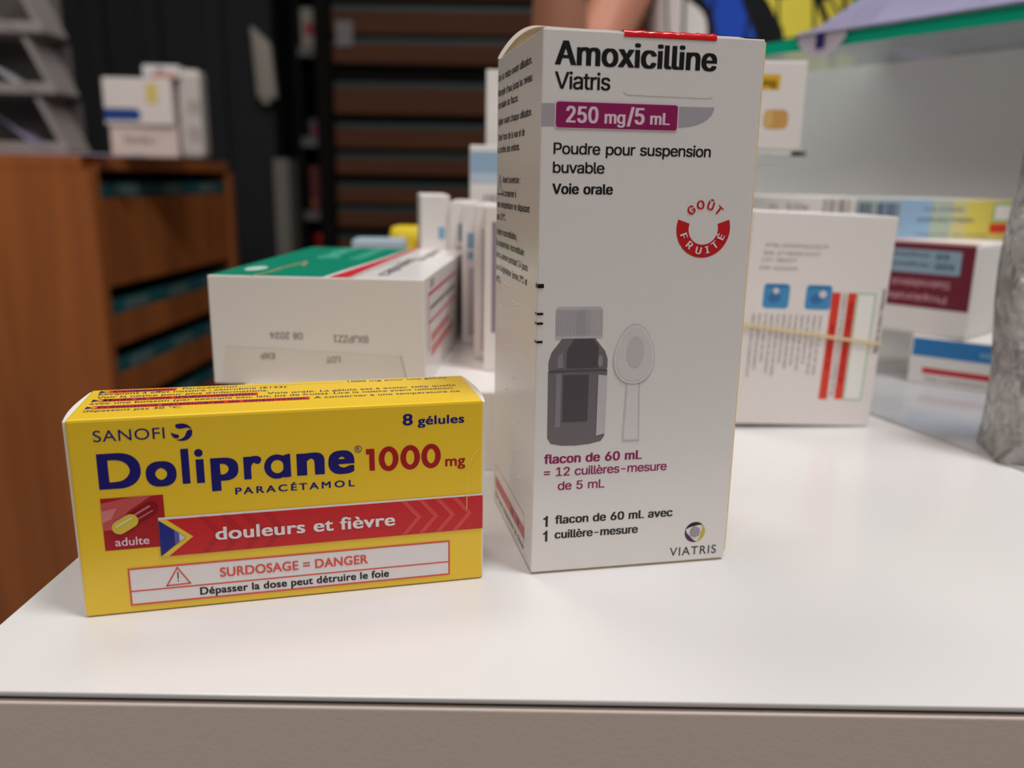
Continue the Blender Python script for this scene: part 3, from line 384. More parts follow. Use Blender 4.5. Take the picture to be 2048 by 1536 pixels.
HUMANIST = {
38:[322,[293,-6,318,-6,320,-4,320,9,259,80,280,108,296,134,308,162,308,174,305,176,237,176,212,136,182,168,215,197,224,209,234,230,238,252,237,280,232,296,224,309,215,320,202,329,190,335,174,339,155,341,112,339,96,335,80,328,66,318,58,309,51,296,45,280,44,262,44,240,47,227,56,205,73,180,72,177,49,161,24,138,14,124,7,112,3,99,2,84,3,55,8,40,15,27,27,13,40,3,55,-5,71,-9,115,-11,140,-7,162,0,174,6,205,27,233,-5,237,-6],[137,108,157,84,159,80,156,77,130,58,108,49,105,49,96,53,85,62,79,71,77,80,84,96,99,113,118,127,121,126],[167,259,165,249,160,240,140,220,137,221,126,237,117,259,120,268,124,274,131,280,140,284,146,283,156,277,162,271]],
39:[104,[13,347,13,294,25,225,69,225,82,294,81,363,79,364,13,364]],
44:[120,[30,-28,24,-37,18,-43,17,-65,42,-65,55,-61,69,-52,80,-43,91,-27,99,-5,100,29,95,48,86,60,80,64,64,68,33,67,24,63,14,53,11,42,12,17,15,10,20,4,33,-1,36,-5,34,-18]],
45:[172,[136,81,152,81,154,85,154,138,152,140,11,140,8,138,8,81]],
46:[120,[13,37,12,18,14,9,22,-3,31,-9,41,-11,75,-9,88,-2,95,9,97,30,95,43,89,52,78,60,66,62,41,62,31,60,19,51]],
49:[260,[89,116,89,-6,162,-6,163,344,161,347,89,347]],
56:[260,[185,-1,199,5,214,16,228,30,239,49,245,68,246,87,246,109,240,134,228,155,220,165,209,174,226,194,235,209,239,221,241,230,241,252,239,274,235,290,225,309,214,323,198,335,179,345,160,350,117,352,95,350,76,345,57,336,39,321,28,309,20,293,14,274,12,240,15,218,23,199,43,174,22,155,10,134,4,112,4,99,6,65,12,49,21,34,35,18,51,6,70,-3,92,-9,139,-11,160,-9],[151,132,164,119,168,112,172,99,169,84,163,71,157,65,148,57,139,53,126,49,113,52,95,63,82,80,78,93,81,109,87,121,95,129,104,136,123,142,126,143,139,139],[106,215,95,226,89,237,86,249,89,262,95,272,107,284,126,291,135,289,145,284,153,277,164,262,167,249,163,234,151,217,144,212,132,206,126,205,120,207]],
61:[302,[16,218,16,205,19,204,276,204,276,255,276,257,272,258,19,258,16,255],[144,95,276,95,276,146,276,148,272,149,16,148,16,95]],
65:[343,[228,272,194,348,191,349,135,349,133,348,-12,7,-12,-6,60,-6,63,-5,104,91,107,94,110,94,226,94,271,-6,345,-6,344,10],[143,182,163,232,199,154,197,151,132,151,131,154]],
67:[364,[112,333,90,321,65,301,43,276,25,243,16,212,12,171,14,130,22,102,37,72,56,47,81,24,112,6,153,-7,197,-11,237,-10,259,-8,303,2,341,18,344,21,343,84,318,84,290,69,262,58,243,52,215,48,197,49,172,56,147,67,125,84,109,102,97,126,90,149,88,171,90,190,97,215,109,237,125,256,147,273,172,285,193,291,215,293,240,290,268,281,315,259,337,259,340,260,341,262,341,321,339,324,306,337,278,345,234,351,200,352,159,348,125,339]],
68:[385,[26,116,26,-6,182,-6,223,-3,257,8,289,24,317,47,337,73,352,101,361,132,364,163,362,207,353,238,340,266,320,293,295,315,264,332,226,343,182,347,26,347],[100,185,100,288,101,291,151,291,182,288,211,281,235,269,257,251,270,235,281,213,287,188,288,160,283,138,276,119,264,100,245,80,223,66,189,54,151,50,101,50,100,54]],
69:[260,[25,116,26,-6,248,-6,248,49,101,50,99,54,99,141,101,144,239,144,238,199,235,200,100,201,99,288,101,291,104,291,241,291,244,294,244,344,241,347,26,347]],
71:[380,[113,333,91,322,66,302,44,277,27,246,16,212,13,174,16,127,26,93,44,62,63,39,91,17,123,2,157,-7,194,-11,235,-10,266,-8,301,0,348,17,349,21,349,171,348,174,210,174,210,118,273,118,275,115,275,62,273,59,248,53,216,48,198,49,169,57,148,67,126,84,110,102,98,124,91,149,89,171,91,190,98,215,110,237,126,256,148,274,169,285,191,291,213,293,241,289,269,282,316,261,341,261,341,322,323,331,288,342,263,348,235,351,194,352,157,348,123,338]],
76:[255,[25,116,25,-6,252,-6,253,47,250,50,100,51,99,344,97,347,25,347]],
77:[400,[24,116,24,-6,97,-6,98,-3,98,222,100,227,178,129,181,127,212,128,290,226,293,222,293,219,293,-6,366,-6,367,344,365,347,297,347,197,224,193,225,97,345,93,347,25,347]],
78:[400,[25,116,25,-6,95,-6,96,222,97,226,297,-5,300,-6,365,-6,366,344,363,347,360,347,297,347,295,344,294,113,91,345,88,347,25,347]],
79:[422,[319,205,324,190,325,171,323,149,316,124,304,103,288,84,268,68,245,56,220,49,204,48,189,50,164,57,142,69,123,84,108,102,96,124,88,149,86,171,89,193,95,215,108,238,123,257,142,272,164,284,189,291,204,293,220,292,245,285,270,272,289,257,303,240,315,218],[39,274,23,243,13,212,10,177,13,130,22,99,38,68,58,43,86,20,117,4,151,-7,192,-11,217,-11,258,-7,295,4,326,21,353,43,373,68,389,99,398,130,401,177,398,212,389,243,373,274,352,299,326,321,295,337,258,348,217,352,192,352,154,348,117,337,86,321,60,299]],
80:[265,[23,116,23,-6,96,-6,97,138,98,141,148,141,173,143,198,148,217,157,235,169,246,182,255,197,261,216,262,235,261,269,256,288,248,303,236,319,220,331,204,339,179,345,151,347,23,347],[182,263,186,247,186,238,179,222,170,211,161,205,142,199,98,198,97,201,97,288,98,291,142,290,158,286,173,275]],
82:[312,[26,116,27,-6,99,-6,100,138,102,141,114,139,124,135,142,121,155,107,172,85,231,-6,314,-6,314,7,279,57,241,116,222,141,203,160,227,179,240,197,245,210,248,226,249,251,247,272,240,294,232,307,220,320,202,333,183,341,161,346,136,347,27,347],[100,219,100,291,102,293,124,292,139,288,155,281,164,272,169,263,173,244,167,226,158,214,139,203,124,199,102,198,100,201]],
83:[239,[9,240,14,218,30,193,55,171,108,137,133,118,149,99,154,80,148,68,139,59,124,50,111,47,89,52,74,60,54,74,36,93,11,93,10,90,10,21,30,7,55,-3,80,-9,105,-11,130,-11,152,-8,168,-4,183,4,198,15,211,30,219,46,223,62,225,93,219,130,202,158,180,178,124,213,99,230,84,246,80,265,86,277,93,284,108,291,121,294,136,291,155,283,168,275,186,261,211,261,212,327,183,343,155,350,111,352,89,350,68,345,52,338,36,327,24,314,15,299,9,280,8,262]],
84:[312,[37,291,109,291,112,291,114,288,115,-6,187,-6,188,288,190,291,306,291,306,344,303,347,0,347,-3,347,-4,344,-4,291]],
85:[364,[18,146,18,121,21,90,31,62,47,37,62,21,84,7,106,-2,134,-9,184,-11,222,-8,251,-1,278,11,299,27,316,48,327,71,334,99,337,130,336,346,334,347,263,346,261,124,258,105,252,90,241,74,228,64,211,55,197,51,175,47,162,49,144,55,128,63,111,77,100,93,94,112,92,134,92,343,91,347,18,346]],
97:[223,[157,-11,179,-11,189,-9,206,-1,216,5,218,9,218,43,217,45,192,45,189,43,186,46,186,162,184,180,179,196,171,209,161,219,148,226,123,234,104,235,67,235,45,231,29,224,19,218,6,205,5,152,7,146,32,146,45,159,57,168,73,176,89,180,101,175,109,168,114,159,116,143,114,141,64,123,39,112,26,105,14,93,7,84,3,74,1,59,2,34,9,15,23,-1,32,-6,45,-10,89,-10,104,-7,120,-1,123,-1,136,-9],[110,46,98,38,89,36,76,46,72,59,76,69,83,77,92,84,114,94,116,93,117,90,116,52]],
99:[229,[8,112,10,77,17,55,27,37,40,21,59,6,77,-3,96,-8,121,-11,156,-10,174,-9,199,-3,213,2,214,55,212,58,187,58,165,49,143,45,123,49,112,54,102,62,90,74,84,88,79,112,83,137,90,150,106,168,121,177,137,181,159,174,184,161,209,161,209,218,206,221,187,229,168,233,152,235,118,235,93,233,74,227,56,217,37,201,25,184,16,165,10,140]],
100:[265,[10,116,12,85,18,60,27,41,38,26,57,11,73,2,98,-4,120,-6,237,-6,238,344,235,347,170,347,168,235,166,234,123,235,98,233,76,227,56,216,41,204,29,189,18,169,12,148],[91,150,101,162,110,170,123,177,135,181,141,182,151,180,166,175,169,172,168,44,132,45,116,49,104,56,94,66,88,76,83,88,80,110,85,135]],
101:[250,[8,112,10,84,15,65,25,43,37,25,51,12,71,-1,93,-8,115,-11,168,-9,202,0,231,15,231,70,206,70,168,52,149,46,137,46,115,53,101,62,93,71,87,80,81,96,81,99,234,99,235,102,234,140,229,165,221,187,209,205,196,217,177,228,159,233,112,235,90,233,72,227,52,217,37,203,27,190,16,168,10,146],[87,141,82,143,87,154,97,168,109,177,124,183,137,180,149,171,159,159,164,143,162,141]],
102:[135,[33,304,25,276,23,232,-4,231,-8,229,-8,179,21,178,23,176,24,-6,93,-6,93,176,96,178,134,179,133,229,130,231,93,232,93,251,95,263,99,272,105,282,118,291,127,294,133,292,158,292,160,294,161,344,158,348,133,352,99,352,83,349,68,342,54,332,40,316]],
103:[223,[169,-113,179,-110,194,-102,207,-91,216,-77,220,-64,222,-36,219,-18,214,-8,207,2,188,15,172,21,113,36,99,42,91,48,93,51,101,56,151,67,164,73,179,84,185,91,197,114,200,132,199,161,195,173,189,182,191,184,222,185,223,229,219,231,107,231,85,229,63,225,47,219,35,211,25,201,14,186,9,170,8,136,12,114,22,95,42,76,29,67,22,54,22,32,29,20,30,17,19,12,7,4,-4,-8,-9,-18,-12,-39,-10,-68,-3,-83,5,-93,16,-102,32,-110,51,-116,69,-120,116,-121,141,-120],[126,126,116,117,107,113,99,114,88,120,79,129,74,142,74,148,79,161,88,170,101,177,107,177,116,173,129,161,135,148,132,136],[138,-29,148,-37,151,-43,153,-49,149,-55,143,-61,131,-68,119,-71,104,-73,79,-68,63,-59,55,-46,59,-36,65,-30,76,-23,85,-20,94,-18,104,-19,126,-24]],
104:[260,[18,116,18,-6,87,-6,88,154,102,169,116,179,128,185,137,183,147,176,155,166,162,144,163,-6,232,-6,232,144,230,166,226,185,219,201,210,213,199,222,184,230,169,234,128,235,112,233,91,224,88,226,88,344,84,347,19,347]],
105:[120,[17,279,23,269,35,261,67,260,79,263,88,269,93,279,94,301,91,310,84,319,73,325,42,325,32,323,23,316,17,307,16,298],[90,172,89,230,23,231,20,229,21,-6,89,-6]],
108:[120,[20,116,20,-6,90,-6,90,344,86,347,21,347]],
109:[395,[17,116,17,-6,86,-6,87,157,102,172,118,181,127,184,139,179,151,166,155,157,157,144,158,-6,227,-6,228,157,252,177,265,183,271,182,280,176,290,166,295,157,298,144,299,-6,368,-6,368,148,367,166,363,185,357,197,349,210,336,222,324,229,311,233,296,235,258,234,236,228,208,210,190,225,174,232,161,235,118,234,102,230,90,224,87,226,86,229,83,231,18,230]],
110:[260,[18,116,18,-6,87,-6,88,154,102,169,116,179,128,185,137,183,147,176,155,166,162,144,163,-6,232,-6,232,144,230,166,226,185,219,201,210,213,197,224,184,230,172,234,156,235,119,234,103,230,91,224,84,231,19,230]],
111:[286,[6,112,8,84,14,62,25,40,41,22,56,9,78,-2,100,-9,150,-11,175,-9,200,-1,219,8,237,23,251,40,262,62,268,84,270,121,268,146,261,168,250,187,234,204,219,216,197,227,175,233,150,235,125,235,100,233,78,227,56,215,40,202,25,184,14,165,8,143],[186,152,195,137,198,124,199,105,194,87,188,74,178,62,169,54,156,48,137,43,119,48,106,55,97,63,88,74,82,87,78,102,77,115,78,124,82,140,87,150,97,162,106,170,119,177,137,182,153,177,166,171,178,162]],
112:[260,[16,1,16,-121,85,-121,86,-11,89,-9,129,-11,154,-9,176,-2,195,7,214,23,226,39,236,57,242,79,244,104,243,142,236,167,226,186,212,201,192,215,173,223,148,229,117,231,17,230],[173,101,168,86,161,73,154,64,142,53,129,47,114,43,87,51,86,176,89,178,120,177,135,172,145,168,154,160,164,148,169,136,173,120]],
114:[208,[22,116,22,-6,91,-6,92,113,96,138,101,151,107,160,116,169,132,178,145,172,160,160,188,160,210,194,210,210,185,228,163,235,123,234,110,229,95,216,92,219,91,229,88,231,23,230]],
115:[203,[8,37,8,12,10,9,37,-3,65,-9,112,-11,127,-9,140,-6,152,-1,165,8,171,15,179,27,184,43,184,74,179,90,173,99,159,113,135,130,99,153,87,163,82,171,90,179,99,182,121,175,149,161,174,161,175,215,172,218,149,228,131,233,115,235,84,235,68,234,52,231,40,226,31,220,23,212,15,199,11,187,10,162,15,140,26,124,43,109,99,74,110,65,113,59,112,55,106,49,93,43,65,52,34,69,9,69]],
116:[177,[116,-11,132,-10,151,-7,172,1,178,5,179,52,178,55,176,58,154,58,135,49,119,44,110,47,101,55,97,65,96,77,96,177,166,179,167,230,98,231,96,234,96,274,94,276,69,276,-12,196,-12,180,-9,178,27,177,27,59,31,34,38,18,44,10,54,2,69,-6,85,-10]],
117:[260,[18,112,19,59,24,40,31,25,40,12,51,2,62,-4,78,-9,96,-11,131,-10,146,-5,159,1,161,-1,162,-5,165,-6,228,-6,231,-5,231,230,162,230,161,71,149,56,137,47,121,40,112,43,98,52,90,68,87,90,87,231,18,230]],
118:[229,[118,-11,131,-10,228,215,228,230,158,230,112,124,108,126,62,230,-10,231,-10,215,90,-9,93,-11]],
120:[260,[54,86,-12,7,-12,-6,69,-5,122,59,182,-6,261,-6,261,7,259,10,170,113,171,116,254,216,254,229,251,231,176,231,172,229,122,169,69,230,-9,231,-11,229,-11,216,76,114]],
201:[260,[25,116,26,-6,248,-6,248,49,101,50,99,54,99,141,101,144,239,144,238,199,235,200,100,201,99,288,101,291,104,291,241,291,244,294,244,344,241,347,26,347],[166,395,192,429,191,442,119,443,86,372,86,360,88,357,91,357,138,358]],
232:[250,[8,112,10,84,15,65,25,43,37,25,51,12,71,-1,93,-8,115,-11,168,-9,202,0,231,15,231,70,206,70,168,52,149,46,137,46,115,53,101,62,93,71,87,80,81,96,81,99,234,99,235,102,234,140,229,165,221,187,209,205,196,217,177,228,159,233,112,235,90,233,72,227,52,217,37,203,27,190,16,168,10,146],[109,333,59,333,56,330,56,318,109,249,112,247,159,247,162,249,162,262,130,330,127,333],[87,141,82,143,87,154,97,168,109,177,124,183,137,180,149,171,159,159,164,143,162,141]],
233:[250,[8,112,10,84,15,65,25,43,37,25,51,12,71,-1,93,-8,115,-11,168,-9,202,0,231,15,231,70,206,70,168,52,149,46,137,46,115,53,101,62,93,71,87,80,81,96,81,99,234,99,235,102,234,140,229,165,221,187,209,205,196,217,177,228,159,233,112,235,90,233,72,227,52,217,37,203,27,190,16,168,10,146],[87,141,82,143,87,154,97,168,109,177,124,183,137,180,149,171,159,159,164,143,162,141],[137,333,115,333,112,331,80,262,81,249,84,247,131,247,134,249,186,318,186,330,184,333]],
32:[150]}
HEAVY = {
68:[375,[19,44,20,-12,189,-12,229,-9,267,3,298,20,323,41,343,66,358,94,368,126,371,157,371,185,368,213,360,244,348,269,328,298,301,321,273,337,232,350,189,354,20,353],[275,204,281,182,282,169,277,144,269,126,257,106,239,86,214,70,186,61,145,57,107,57,106,282,107,284,145,284,176,282,207,274,229,263,248,247,264,228]],
101:[240,[218,-2,236,9,238,12,237,76,199,76,171,62,152,55,140,53,121,59,109,67,99,77,92,90,93,93,240,93,242,96,240,146,235,171,227,193,215,211,201,224,184,234,165,240,146,241,106,241,84,239,65,233,46,223,31,209,18,193,10,174,4,149,2,102,4,77,9,59,17,40,29,21,46,4,62,-6,87,-14,112,-17,165,-16,196,-11],[146,162,154,149,152,148,96,148,94,149,106,164,124,175,137,170]],
108:[110,[14,44,14,-12,96,-12,96,351,93,354,18,354,14,353,14,351]],
110:[250,[12,44,12,-12,94,-12,94,148,116,169,131,177,141,170,148,160,155,138,157,-12,237,-12,238,151,237,172,231,194,225,207,216,219,205,229,191,236,178,240,162,241,116,241,94,235,91,237,12,236]],
111:[276,[25,26,34,15,50,2,72,-9,94,-15,119,-17,156,-17,181,-15,206,-8,226,2,244,17,258,34,267,52,275,77,277,102,277,127,275,149,267,174,256,193,243,209,225,223,203,233,181,239,156,241,119,241,94,239,72,233,50,222,34,209,19,191,8,171,1,149,-1,127,-1,102,1,77,9,52,19,34],[84,107,84,118,87,130,94,143,100,152,115,165,125,170,137,174,159,165,172,155,181,144,187,134,193,115,188,93,182,80,175,71,162,60,150,54,137,50,122,55,112,61,103,69,93,84]],
112:[250,[10,-71,10,-128,92,-127,92,-18,135,-17,160,-15,182,-9,201,1,217,14,232,32,242,51,248,73,251,98,249,148,242,173,232,192,218,207,201,220,179,229,151,235,123,237,14,237,10,236],[145,67,126,54,114,50,93,57,92,167,92,170,95,172,114,170,129,166,139,161,148,154,158,142,163,129,167,114,166,107,163,95,157,82]],
114:[198,[16,44,16,-12,98,-12,98,107,102,132,107,144,120,160,132,169,157,153,195,153,216,188,216,216,191,234,170,241,120,241,110,238,101,233,95,237,16,236]]}
_gc = {}
def _area(l):
    return sum(l[i - 1][0] * l[i][1] - l[i][0] * l[i - 1][1] for i in range(len(l))) / 2
def _inside(pt, l):
    c = False
    for i in range(len(l)):
        (x1, y1), (x2, y2) = l[i - 1], l[i]
        if (y1 > pt[1]) != (y2 > pt[1]) and pt[0] < (x2 - x1) * (pt[1] - y1) / (y2 - y1) + x1:
            c = not c
    return c
def _tess_groups(loops):
    big = [l for l in loops if not any(k is not l and abs(_area(k)) > abs(_area(l)) and _inside(l[0], k) for k in loops)]
    V, F = [], []
    for l in big:
        holes = [k for k in loops if k is not l and k not in big and _inside(k[0], l)]
        vs, fs = _tess([l] + holes)
        n = len(V)
        V += vs
        F += [tuple(i + n for i in f) for f in fs]
    return V, F
def _tess(loops):
    flat = [p for l in loops for p in l]
    tris = tessellate_polygon([[Vector((x, y, 0)) for x, y in l] for l in loops])
    return flat, [tuple(t) for t in tris]
def glyph(w, ch):
    k = w + ch
    if k not in _gc:
        g = {'B': BOLD, 'H': HUMANIST, 'X': HEAVY}.get(w, REGULAR).get(ord(ch)) or REGULAR.get(ord(ch)) or [300]
        loops = [[(l[i] / 500.0, l[i + 1] / 500.0) for i in range(0, len(l), 2)] for l in g[1:]]
        vs, fs = _tess_groups(loops) if loops else ([], [])
        _gc[k] = (g[0] / 500.0, vs, fs)
    return _gc[k]
TRACK = {'R': -0.035, 'B': -0.022, 'H': 0.0, 'X': 0.0}
def grotesk(s, w, spacing=1.0):
    V, F, x = [], [], 0.0
    for ch in s:
        a, vs, fs = glyph(w, ch)
        o = len(V)
        V += [(p[0] + x, p[1]) for p in vs]
        F += [tuple(i + o for i in f) for f in fs]
        x += (a + TRACK[w]) * spacing - (0.02 if ch == ' ' and w in 'RB' else 0.0)
    return V, F
def humanist(s, off, spacing=1.0):
    c = bpy.data.curves.new('lettering_source', 'FONT')
    c.body = s
    c.size = 1.0
    c.offset = off
    c.space_character = spacing
    c.resolution_u = 6
    o = bpy.data.objects.new('lettering_source', c)
    COL.objects.link(o)
    dg = bpy.context.evaluated_depsgraph_get()
    dg.update()
    me = o.evaluated_get(dg).to_mesh()
    V = [(v.co.x, v.co.y) for v in me.vertices]
    F = [tuple(p.vertices) for p in me.polygons]
    o.evaluated_get(dg).to_mesh_clear()
    bpy.data.objects.remove(o)
    bpy.data.curves.remove(c)
    return V, F
_cap = {}
def raw(s, font, spacing=1.0):
    """font: R / B grotesk regular / bold; a number = humanist letters with that stroke offset"""
    if isinstance(font, str):
        return grotesk(s, font, spacing)
    return humanist(s, font, spacing)
def capheight(font):
    if font not in _cap:
        V, F = raw('L', font)
        _cap[font] = max(v[1] for v in V)
    return _cap[font]
def text(s, font, x0, x1, y, cap, spacing=1.0, flip=False, slope=0.0):
    """one line of lettering from x0 to x1 on baseline y with capitals cap high (mm)"""
    V, F = raw(s, font, spacing)
    a, b = min(v[0] for v in V), max(v[0] for v in V)
    sx, sy = (x1 - x0) / (b - a), cap / capheight(font)
    out = [(x0 + (v[0] - a) * sx, y + v[1] * sy + (v[0] - a) * sx * slope) for v in V]
    if flip:      # turned upside down in the same place
        out = [(x0 + x1 - p[0], 2 * y + cap - p[1]) for p in out]
    return out, F
def fit(ch, font, x0, x1, y0, y1, clip=None):
    V, F = raw(ch, font)
    if clip:
        bm = bmesh.new()
        vs = [bm.verts.new((v[0], v[1], 0)) for v in V]
        for f in F:
            try: bm.faces.new([vs[i] for i in f])
            except ValueError: pass
        bmesh.ops.bisect_plane(bm, geom=bm.verts[:] + bm.edges[:] + bm.faces[:], plane_co=(0, clip, 0), plane_no=(0, 1, 0), clear_outer=True)
        bm.verts.index_update()
        V = [(v.co.x, v.co.y) for v in bm.verts]
        F = [tuple(v.index for v in f.verts) for f in bm.faces]
        bm.free()
    a, b = min(v[0] for v in V), max(v[0] for v in V)
    c, d = min(v[1] for v in V), max(v[1] for v in V)
    return [(x0 + (v[0] - a) / (b - a) * (x1 - x0), y0 + (v[1] - c) / (d - c) * (y1 - y0)) for v in V], F
def around(ch, font, cx, cy, ang, size):
    V, F = raw(ch, font)
    a, b = min(v[0] for v in V), max(v[0] for v in V)
    h = capheight(font)
    k = size / h
    ca, sa = math.cos(ang), math.sin(ang)
    out = []
    for v in V:
        x, y = (v[0] - (a + b) / 2) * k, (v[1] - h / 2) * k
        out.append((cx + x * ca - y * sa, cy + x * sa + y * ca))
    return out, F
def rect(x0, y0, x1, y1):
    return [(x0, y0), (x1, y0), (x1, y1), (x0, y1)], [(0, 1, 2, 3)]
def poly(pts):
    V, F = _tess([pts])
    return V, F
def holed(outer, inner):
    return _tess([outer, inner])
def rrect_pts(x0, y0, x1, y1, r, n=5):
    p = []
    for cx, cy, a0 in ((x1 - r, y0 + r, -PI / 2), (x1 - r, y1 - r, 0), (x0 + r, y1 - r, PI / 2), (x0 + r, y0 + r, PI)):
        p += [(cx + r * math.cos(a0 + PI / 2 * k / n), cy + r * math.sin(a0 + PI / 2 * k / n)) for k in range(n + 1)]
    return p
def rrect(x0, y0, x1, y1, r):
    return poly(rrect_pts(x0, y0, x1, y1, r))
def ell_pts(cx, cy, rx, ry, n=32, a0=0.0, a1=2 * PI, rot=0.0):
    p = []
    for k in range(n):
        a = a0 + (a1 - a0) * k / (n if a1 - a0 > 6.28 else n - 1)
        x, y = rx * math.cos(a), ry * math.sin(a)
        p.append((cx + x * math.cos(rot) - y * math.sin(rot), cy + x * math.sin(rot) + y * math.cos(rot)))
    return p
def stroke(pts, w, closed=False):
    V, F = [], []
    n = len(pts)
    for i in range(n if closed else n - 1):
        a, b = Vector(pts[i]), Vector(pts[(i + 1) % n])
        d = (b - a).normalized()
        q = Vector((-d.y, d.x)) * w / 2
        e = d * w / 2
        o = len(V)
        V += [tuple(a - e - q), tuple(b + e - q), tuple(b + e + q), tuple(a - e + q)]
        F.append((o, o + 1, o + 2, o + 3))
    return V, F
def frame(x0, y0, x1, y1, w):
    return holed([(x0, y0), (x1, y0), (x1, y1), (x0, y1)], [(x0 + w, y0 + w), (x0 + w, y1 - w), (x1 - w, y1 - w), (x1 - w, y0 + w)])

class Face:
    """a flat face of a carton in millimetres: u along, v up, printed layers lie on it"""
    def __init__(s, root, o, u, v, n):
        s.root, s.o, s.u, s.v, s.n = root, Vector(o), Vector(u), Vector(v), Vector(n)
    def put(s, name, items, lift=1, parent=None, rough=None):
        """items: list of ((verts, faces), material[, extra lift])"""
        V, F, fm, ms = [], [], [], []
        for it in items:
            (vs, fs), m = it[0], it[1]
            l = (lift + (it[2] if len(it) > 2 else 0)) * 5e-5
            if m not in ms: ms.append(m)
            o = len(V)
            V += [s.o + s.u * (p[0] / 1000) + s.v * (p[1] / 1000) + s.n * l for p in vs]
            for f in fs:
                a, b, c = (vs[f[0]], vs[f[1]], vs[f[2]])
                area2 = (b[0] - a[0]) * (c[1] - a[1]) - (b[1] - a[1]) * (c[0] - a[0])
                g = tuple(i + o for i in f)
                right = s.u.cross(s.v).dot(s.n) > 0
                F.append(g if (area2 > 0) == right else g[::-1])
                fm.append(ms.index(m))
        return mesh_obj(name, V, F, ms, parent or s.root, fm)

class Carton:
    def __init__(s, name, label, x, y, z, yaw, w, d, h, m=None, bev=0.0005, cat='box', group=None, tilt=0.0, body=True, lift=0.0):
        s.w, s.d, s.h = w, d, h
        s.root = thing(name, label, cat, (x, y, ZC + z), yaw, group, rot=(0, tilt, yaw))
        if body:
            box('carton_body', (0, w, 0, d, lift, h), m or CARD, s.root, bev)
        X, Y, Z = Vector((1, 0, 0)), Vector((0, 1, 0)), Vector((0, 0, 1))
        s.front = Face(s.root, (0, 0, 0), X, Z, -Y)
        s.left = Face(s.root, (0, d, 0), -Y, Z, -X)
        s.right = Face(s.root, (w, 0, 0), Y, Z, X)
        s.top = Face(s.root, (0, 0, h), X, Y, Z)
def bars(x0, x1, y0, y1, n, seed, horizontal=False):
    rnd = random.Random(seed)
    out = []
    ws = [rnd.choice((1, 1, 2, 3)) for _ in range(2 * n)]
    t = sum(ws)
    p = 0
    for i, w in enumerate(ws):
        if i % 2 == 0:
            a, b = p / t, (p + w) / t
            if horizontal: out.append(rect(x0, y0 + (y1 - y0) * a, x1, y0 + (y1 - y0) * b))
            else: out.append(rect(x0 + (x1 - x0) * a, y0, x0 + (x1 - x0) * b, y1))
        p += w
    return out

# ================================================================== the shop
def structure(name, dims, m):
    o = box(name, dims, m)
    o['kind'] = 'structure'
    return o
FLOORM = mat('floor_vinyl', (186, 178, 170), 0.4, vary=0.1)
structure('floor', (-3.0, 3.0, -0.9, 3.7, -0.05, 0.0), FLOORM)
structure('ceiling', (-3.0, 3.0, -0.9, 3.7, 2.8, 2.85), mat('ceiling_white', (225, 222, 216), 0.8))
DARKW = mat('charcoal_wall', (40, 42, 46), 0.75, 0.2, vary=0.12, vscale=6)
structure('wall_back', (-3.0, 3.0, 3.6, 3.7, 0.0, 2.8), DARKW)
structure('wall_left', (-3.05, -3.0, -0.9, 3.7, 0.0, 2.8), mat('side_wall', (150, 140, 130), 0.8))
# dark panelling beside the shelving, with shallow upright battens
bm = bmesh.new()
add_box(bm, -1.95, -0.80, 2.92, 3.0, 0.0, 2.8)
for x in (-1.62, -1.36, -1.18, -0.98):
    add_box(bm, x - 0.03, x + 0.03, 2.895, 2.93, 0.0, 2.8, bev=0.006)
o = bm_obj('wall_partition', bm, DARKW)
o['kind'] = 'structure'
structure('trim_1', (-0.80, -0.752, 2.88, 3.0, 0.0, ZC + 0.16), mat('greyed_post', (120, 116, 110), 0.6))

# ------------------------------------------------------------------ counter
LAM = mat('white_laminate', (226, 223, 220), 0.26, 0.5, coat=0.12, bump=0.03, bscale=400)
APR = mat('warm_grey_laminate', (226, 210, 198), 0.5, 0.4, bump=0.12, bscale=1100)
def counter():
    t = thing('shop_counter', 'white laminate shop counter with a warm grey front under a dark joint', 'counter', (0, 0, 0))
    box('worktop', (-0.1233, 1.3, 0.1580, 0.98, ZC - 0.0012, ZC), LAM, t, 0.0003)
    box('edge_joint', (-0.1226, 1.3, 0.1590, 0.98, ZC - 0.0024, ZC - 0.0012), mat('dark_joint', (46, 36, 34), 0.8, 0.2), t)
    box('front_panel', (-0.1233, 1.3, 0.1576, 0.175, 0.05, ZC - 0.0024), APR, t, 0.0004)
    box('side_panel', (-0.1233, -0.105, 0.176, 0.98, 0.05, ZC - 0.0024), LAM, t)
    box('rear_panel', (-0.1233, 1.3, 0.96, 0.98, 0.05, ZC - 0.0025), LAM, t)
    box('plinth', (-0.10, 1.28, 0.20, 0.95, 0.0, 0.05), mat('plinth_grey', (70, 68, 66), 0.6), t)
counter()

